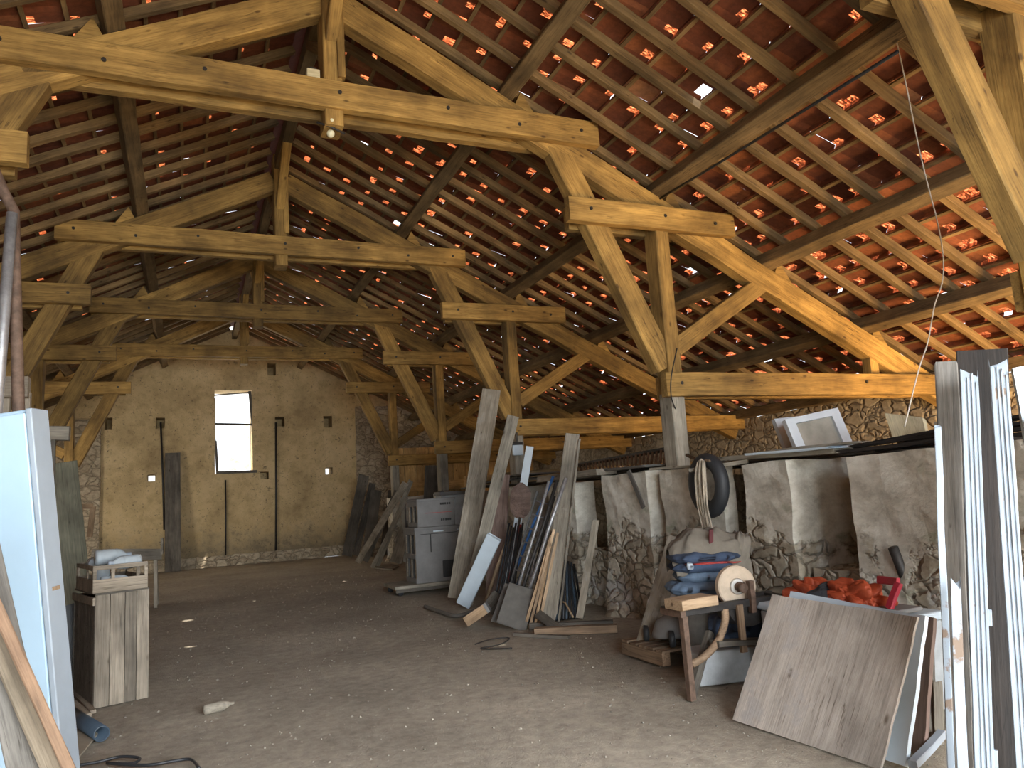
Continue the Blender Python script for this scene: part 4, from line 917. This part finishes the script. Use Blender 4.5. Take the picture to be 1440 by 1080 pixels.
# ------------------------------------------------------------------ left side
A = at(97, 1200, z=0); T = at(42, 574, y=A.y+.0); ph = math.radians(20)
X = (T-A).normalized(); fx = V((-math.cos(ph), math.sin(ph), 0)); fy = V((math.sin(ph), math.cos(ph), 0))
fx = (fx-X*fx.dot(X)).normalized(); fy = X.cross(fx)
if fy.y < 0: fy = -fy
M = Matrix.Identity(4)
for i in range(3): M[i][0], M[i][1], M[i][2], M[i][3] = X[i], fx[i], fy[i], A[i]+(.03 if i == 2 else 0)
Lc = (T-A).length-.03
cb = empty('white_cabinet', A, 'tall white metal cabinet tilting at the left edge', 'cabinet', M=M)
mesh_obj('body', *rbox(0, Lc, 0, .75, .012, .15, .012), 'cabinet', M, cb); mesh_obj('door', *rbox(.02, Lc-.02, .025, .74, -.012, .012, .008), 'cabinet', M, cb)
mesh_obj('edge_trim', *rbox(0, Lc, -.012, .02, -.016, .15, .006), 'white', M, cb); mesh_obj('scratch', *rbox(1.28, 1.30, -.0165, -.012, .03, .1, .001), 'tan', M, cb)
for b2, t, w, mt, l, th in (((192, 1300), (-74, 700), 15, 'browntan', 'orange brown plank leaning at the lower left corner, rightmost', .05), ((160, 1290), (-84, 700), 30, 'dustytan', 'broad pale plank leaning at the lower left corner, in the middle', .07), ((95, 1300), (-50, 700), 52, 'barked', 'grey white plank leaning at the lower left corner, leftmost', .05)):
    M, L, w_ = lean_axis(b2, t, w, th, y=at(*b2, z=0).y-.05)
    vs, fs = bar_geo(L, w_, th, .1, 8, .003, 0, .01); tag(mesh_obj('leaning_plank', vs, fs, mt, M), l, 'plank')
YP = 5.35
tube('bent_pipe', [at(-14, 225, y=YP), at(4, 268, y=YP), at(19, 296, y=YP), at(22, 420, y=YP), at(26, 575, y=YP), at(32, 790, y=YP), at(38, 1000, y=YP), V((at(40, 1060, y=YP).x, YP, .005))], .034, 'rustmetal', None, 12, 'brownish bent iron pipe standing behind the white cabinet', 'pipe')
tube('light_pipe', [at(17, 300, y=YP-.09), at(2, 490, y=YP-.09), at(-22, 800, y=YP-.09), V((at(-45, 1050, y=YP-.09).x, YP-.09, .005))], .032, 'steel', None, 12, 'pale metal pipe leaning across the bent pipe above the cabinet', 'pipe')
st = empty('rough_stand', at(20, 1000, y=5.9), 'rough pale wooden stand showing above the white cabinet', 'stand')
beam('top_rail', at(-20, 545, y=5.9), at(41, 545, y=5.9), .1, .14, 'crate', st)
for px in (8, 36): beam('post', V((at(px, 552, y=5.95).x, 5.95, .01)), at(px, 552, y=5.95), .06, .06, 'crate', st, Z=(1, 0, 0))
lean('green_board', 'greenish grey board leaning behind the white cabinet', 'board', (112, 932), (84, 652), 44, .05, 'green', dx=-.35)
tb = empty('tee_prop', at(82, 900, z=0), 'pale cross piece on a post standing behind the white cabinet', 'prop')
p = at(80, 612, y=8.6); beam('cross_head', at(62, 610, y=8.6), at(98, 610, y=8.6), .12, .14, 'lgrey', tb); beam('post', V((p.x-.05, 8.6, .01)), p+V((-.05, 0, -.05)), .08, .08, 'dark', tb, Z=(1, 0, 0))
# tall slatted box with a tray crate of bottles on it
A = at(131, 998, z=0); ph = math.radians(17); X = V((math.cos(ph), math.sin(ph), 0)); M = frame(A, X, (0, 0, 1))
bw, bd, bh = .47, .92, 1.0
tbx = empty('slatted_box', A, 'tall grey slatted wooden box standing right of the white cabinet', 'box', M=M)
ws = [.125, .125, .10, .11]; x = 0
for w_ in ws: mesh_obj('slat', *rbox(x+.002, x+w_-.002, 0, .022, .005, bh+R.uniform(-.012, .0), .003), 'slatwood', M, tbx); x += w_
bw = x
for i in range(8): mesh_obj('side_slat', *rbox(0, .02, .024+.104*i, .122+.104*i, .005, bh-.05, .003), 'dark', M, tbx); mesh_obj('side_slat', *rbox(bw-.02, bw, .024+.104*i, .122+.104*i, .005, bh-.05, .003), 'crate', M, tbx)
mesh_obj('back_panel', *rbox(0, bw, bd, bd+.02, .005, bh-.05, .003), 'dark', M, tbx); mesh_obj('batten', *rbox(-.022, .0, -.01, bd, bh-.10, bh-.03, .003), 'crate', M, tbx); mesh_obj('lid', *rbox(.0, bw, .0, bd, bh-.01, bh+.008, .003), 'dark', M, tbx)
M2 = M @ Matrix.Translation((-.03, -.04, bh+.010)) @ Matrix.Rotation(math.radians(-2), 4, 'Z'); tw, td, th_ = .46, .9, .25
tc_ = empty('tray_crate', M2.translation, 'openwork wooden tray crate of bottles on the tall slatted box', 'crate', M=M2)
def mo(n, *a, mat='crate'): mesh_obj(n, *rbox(*a, .003), mat, M2, tc_)
for yy in (0, td-.015):
    mo('long_slat', 0, tw, yy, yy+.015, .0, .12); mo('long_slat', 0, tw, yy, yy+.015, .205, .245)
    for xx in (0, .15, .36, tw-.03): mo('upright', xx, xx+.03, yy+.001, yy+.014, .12, .21)
for xx in (0, tw-.015):
    mo('end_slat', xx, xx+.015, .015, td-.015, .0, .12); mo('end_slat', xx, xx+.015, .015, td-.015, .205, .245)
    for yy in (.015, .3, td-.05): mo('upright', xx+.001, xx+.014, yy, yy+.035, .12, .21)
mo('base', .015, tw-.015, .015, td-.015, .0, .015)
def bottle(label, c, r, L, rot, group=None):
    pr_ = [(0, 0), (r*.9, 0), (r, .02), (r, .05), (r*.94, .06), (r, .07), (r, L*.55), (r*.94, L*.57), (r, L*.6), (r*.9, L*.72), (r*.35, L*.9), (r*.33, L)]
    M3 = M2 @ Matrix.Translation(c) @ rot; e = empty('bottle', M3.translation, label, 'bottle', group, M=M3)
    pr_ = pr_+[(a-.004, b2) for a, b2 in reversed(pr_[2:])]+[(0, .012)]
    mesh_obj('body', *lathe_geo(pr_, 24), 'glass', M3, e, True); mesh_obj('cap', *lathe_geo([(0, L+.015), (r*.36, L+.015), (r*.38, L), (r*.38, L-.03)], 16), 'white', M3, e, True)
rx = Matrix.Rotation(math.radians(90), 4, 'Y')
bottle('clear bottle lying on top at the middle of the tray crate', (.08, .40, .30), .075, .3, rx); bottle('clear bottle lying at the front right of the tray crate', (.42, .16, .25), .062, .28, Matrix.Rotation(math.radians(-90), 4, 'Y') @ Matrix.Rotation(math.radians(15), 4, 'X'))
bottle('clear bottle lying at the left end of the tray crate', (.13, .62, .23), .07, .28, Matrix.Rotation(math.radians(-90), 4, 'X')); bottle('clear bottle standing at the back of the tray crate', (.16, .48, .02), .07, .30, Matrix.Identity(4)); bottle('clear bottle buried low in the front of the tray crate', (.08, .10, .08), .06, .28, rx)
# trestle behind the box
A = at(222, 853, z=0); ts = empty('trestle', A, 'greyish wooden trestle with a trough top behind the slatted box', 'trestle')
zt = 1.0; x1, x0_ = A.x-.05, A.x-1.1
beam('top_board', V((x0_, A.y+.1, zt)), V((x1+.1, A.y+.1, zt)), .5, .05, 'green', ts); beam('front_board', V((x0_, A.y-.18, zt+.07)), V((x1+.12, A.y-.18, zt-.03)), .04, .2, 'grey', ts); beam('end_board', V((x1+.12, A.y-.2, zt+.12)), V((x1+.12, A.y+.4, zt+.12)), .04, .3, 'grey', ts)
for x in (x1, x0_+.1):
    for s in (-1, 1): beam('leg', V((x+.02, A.y+.1+s*.38, .005)), V((x, A.y+.1+s*.12, zt-.03)), .09, .06, 'grey', ts, Z=(1, 0, 0))
longb('blue_offcut', 'small pale blue offcut standing beside the tray crate', 'offcut', at(209, 842, y=9.4), at(210, 818, y=9.4), .1, .03, 'bluewhite', Z=(0, 1, 0)) if False else None
lean('black_board', 'black board standing between the white cabinet and the slatted box', 'board', (101, 968), (99, 850), 15, .03, 'blackp', dx=-.05)
longb('floor_lath', 'grey lath lying on the floor left of the slatted box', 'lath', at(100, 970, z=.02), at(131, 1001, z=.02), .05, .03, 'crate'); longb('floor_lath', 'second lath lying on the floor by the dark pipe end', 'lath', at(98, 985, z=.03), at(124, 1006, z=.02), .06, .03, 'crate')
a, b2 = at(96, 1002, z=.06), at(143, 1032, z=.06); dr = b2-a; Md = frame(b2, a-b2, (0, 0, 1)); g = xf(lathe_geo([(.052, 0), (.058, 0), (.058, 1.1), (.050, 1.1), (.050, 0), (.052, 0)], 24), Md @ Matrix.Rotation(math.radians(90), 4, 'Y'))
tag(world('drain_pipe', g, 'slate', b2-V((0, 0, .06)), None, True), 'blue grey drain pipe lying on the floor beside the white cabinet', 'pipe')
flat('card_sheet', 'flat tan sheet lying on the floor beside the white cabinet', 'sheet', [(106, 1072), (141, 1030), (118, 1018), (96, 1050)], .008, 'card', .012)
tube('black_cable', smooth_pts([at(112, 1076, z=.02), at(140, 1071, z=.02), at(170, 1064, z=.025), at(196, 1066, z=.02), at(185, 1074, z=.02), at(150, 1073, z=.02), at(205, 1076, z=.015), at(245, 1070, z=.015), at(268, 1068, z=.015), at(280, 1080, z=.015)]), .010, 'blackp', None, 8, 'black cable lying on the floor at the bottom left', 'cable')
lean('light_strip', 'grey strip lying along the cable at the bottom left', 'strip', (122, 1080), (165, 1064), 6, .02, 'slate', y=at(165, 1064, z=0).y, bz=0) if False else None
a = at(286, 999, z=.04); b2 = at(322, 990, z=.04); dv = (b2-a).normalized(); g = xf(lathe_geo([(0, 0), (.035, .005), (.042, .03), (.042, .15), (.03, .2), (.014, .23), (.014, .26), (0, .26)], 20), frame(a, dv, (0, 0, 1)) @ Matrix.Rotation(math.radians(90), 4, 'Y'))
tag(world('white_bottle', g, 'lgrey', a-V((0, 0, .04)), None, True), 'dusty white plastic bottle lying on the floor in the aisle', 'bottle')
# small wooden frame by the far left post
A = at(118, 770, y=20.2); e = empty('empty_sash', at(118, 760, y=20.2), 'small empty wooden frame hanging on the far left timbers', 'frame')
c = [at(112, 752, y=20.2), at(126, 755, y=20.2), at(131, 712, y=20.2), at(112, 712, y=20.2)]
for i in range(1, 3): beam('frame_rail', c[i], c[(i+1) % 4], .12, .05, 'tan', e, Z=(0, 1, 0))
# ------------------------------------------------------------------ right aisle background
pw = empty('plank_partition', (XR+4.4, 22.3, 0), 'warm coloured plank partition across the right aisle near the gable', 'partition')
for i in range(12): beam('plank', V((XR+4.45+i*.4, 22.3, .01)), V((XR+4.45+i*.4, 22.3, 3.3)), .385, .04, 'orange', pw, Z=(1, 0, 0), seg=4) if False else beam('plank', V((XR+4.45+i*.4, 22.3, .01)), V((XR+4.45+i*.4, 22.3, 3.3)), .04, .385, 'orange', pw, Z=(1, 0, 0), seg=4)
beam('rail', V((XR+4.3, 22.22, 2.1)), V((XR+9.3, 22.22, 2.1)), .1, .3, 'orange', pw)
longb('aisle_timber', 'warm lit rail crossing the right aisle behind the tall planks', 'rail', V((XR+4.3, 15.9, 2.02)), V((XR+9.2, 15.9, 2.10)), .16, .24, 'orange', jit=.01)
longb('aisle_timber', 'second rail crossing the right aisle below the second truss beam', 'rail', V((XR+4.5, 14.2, 2.005)), V((XR+9.3, 14.2, 2.03)), .16, .26, 'purlin', jit=.01)
tp = at(622, 612, y=15.0)
# ------------------------------------------------------------------ lamps, cable and string
lf = empty('double_lamp', at(464, 176, y=7.55), 'small lamp holder with two cream bulbs under the first full tie beam', 'lamp')
q = at(464, 178, y=7.62)
world('bracket', tube_geo([q+V((-.14, 0, .03)), q, q+V((.16, 0, -.06))], .012, 8), 'iron', q, lf, True); world('stem', tube_geo([q, V((q.x, q.y, 5.75))], .012, 8), 'iron', q, lf, True)
for px, py in ((466, 171), (465, 188)):
    c = at(px, py, y=7.60); g = ([], []); bm = bmesh.new(); bmesh.ops.create_uvsphere(bm, u_segments=20, v_segments=12, radius=.043); bm.verts.index_update()
    g = ([v.co+c for v in bm.verts], [tuple(v.index for v in f.verts) for f in bm.faces]); bm.free(); world('bulb', g, 'bulb', c, lf, True)
c = at(439, 106, y=7.62); e = empty('small_lantern', c, 'small yellowish lantern standing on the first full tie beam', 'lantern')
world('body', xf(rbox(-.07, .07, -.05, .05, 0, .1, .01), Matrix.Translation(V((c.x, 7.58, 6.245)))), 'cream', (c.x, 7.58, 6.245), e); world('lid', xf(rbox(-.04, .04, -.03, .03, .1, .13, .01), Matrix.Translation(V((c.x, 7.58, 6.245)))), 'iron', (c.x, 7.58, 6.345), e)
tube('taut_cable', [at(928, 279, y=7.46), at(1000, 236, y=6.6), at(1110, 168, y=5.1), at(1262, 73, y=3.6)], .016, 'blackp', None, 8, 'taut black cord stretched under the right roof slope', 'cord')
tube('hanging_string', smooth_pts([at(1248, 5, y=4.2), at(1268, 90, y=4.2), at(1296, 225, y=4.2), at(1322, 330, y=4.2), at(1326, 390, y=4.2), at(1314, 430, y=4.2), at(1305, 480, y=4.2), at(1292, 520, y=4.2), at(1272, 600, y=4.2)]), .006, 'string', None, 6, 'long pale string hanging from the roof at the right', 'string')
tube('post_wire', smooth_pts([at(952, 490, y=7.48), at(944, 530, y=7.4), at(944, 558, y=7.45), at(950, 575, y=7.6)]), .008, 'iron', None, 6, 'thin dark wire looped over the nearest post at the lower beam', 'wire')
# ------------------------------------------------------------------ pebbles and straw on the earth
vs, fs = [], []
for i in range(1500):
    y = 3+R.random()**1.6*16; x = R.uniform(-.8, 4.2) if y < 9 else R.uniform(-1.5, 4.5); r = R.uniform(.004, .012)*(1+.05*y); n = len(vs)
    z = .022*noise.noise(V((x*.7, y*.7, 0)))+.014*noise.noise(V((x*2.1, y*2.1, 3)))-.012
    a = R.uniform(0, 3)
    vs += [V((x+r*math.cos(a+k*1.571)*R.uniform(.6, 1.4), y+r*math.sin(a+k*1.571)*R.uniform(.6, 1.4), z)) for k in range(4)]+[V((x, y, z+r*.8))]
    fs += [(n+k, n+(k+1) % 4, n+4) for k in range(4)]
tag(mesh_obj('pebbles', vs, fs, 'lgrey'), 'pale pebbles and crumbs scattered over the earth floor', 'pebbles', kind='stuff')
# ------------------------------------------------------------------ light
def area(name, loc, target, sx, sy, col, e, spread=180):
    l = bpy.data.lights.new(name, 'AREA'); l.shape = 'RECTANGLE'; l.size = sx; l.size_y = sy; l.color = col; l.energy = e; l.spread = math.radians(spread)
    o = bpy.data.objects.new(name, l); C.objects.link(o); o.location = loc
    o.rotation_euler = (V(target)-V(loc)).to_track_quat('-Z', 'Y').to_euler(); return o
area('doorway_daylight', (2.4, -6.2, 2.5), (2.9, 8, 1.0), 9.5, 4.2, (.80, .91, 1.), 1350)
area('sky_daylight', (3.2, -7.5, 6.2), (3.4, 6.5, 0), 10, 4.5, (.95, .97, 1.), 2000)
area('far_wall_fill', (XR-DW+.25, 19.5, 1.9), (3.5, 26, 2.6), 3, 2.4, (1, .93, .80), 230)  # added lamp that brightens the far wall; the left wall has no opening
area('yard_bounce', (3.0, -3.6, .2), (4.2, 4, 5.2), 10, 3.2, (1., .72, .36), 430)
area('side_opening_bounce', (9.9, 2.4, .5), (7.9, 6.0, 4.4), 3.2, 2.0, (1., .66, .30), 800)
area('window_daylight', ((WX0+WX1)/2, YW+.25, (WZ0+WZ1)/2), (1.6, 10, 1.5), 1.1, 2.6, (1, .93, .78), 60)
sun = bpy.data.lights.new('sun', 'SUN'); sun.energy = 4.5; sun.angle = .009; sun.color = (1, .93, .82); so = bpy.data.objects.new('sun', sun); C.objects.link(so)
so.rotation_euler = V((-.35, .32, -1)).to_track_quat('-Z', 'Y').to_euler()
w = bpy.data.worlds.new('world'); bpy.context.scene.world = w; w.use_nodes = True; bg = w.node_tree.nodes['Background']; bg.inputs[0].default_value = (.86, .93, 1, 1); bg.inputs[1].default_value = 1.6
sc = bpy.context.scene; sc.view_settings.view_transform = 'Standard'; sc.view_settings.look = 'None'; sc.view_settings.gamma = 1; sc.view_settings.use_curve_mapping = False; sc.view_settings.exposure = .6
sc.cycles.max_bounces = 6; sc.cycles.diffuse_bounces = 4; sc.cycles.sample_clamp_indirect = 6
bpy.context.view_layer.update()
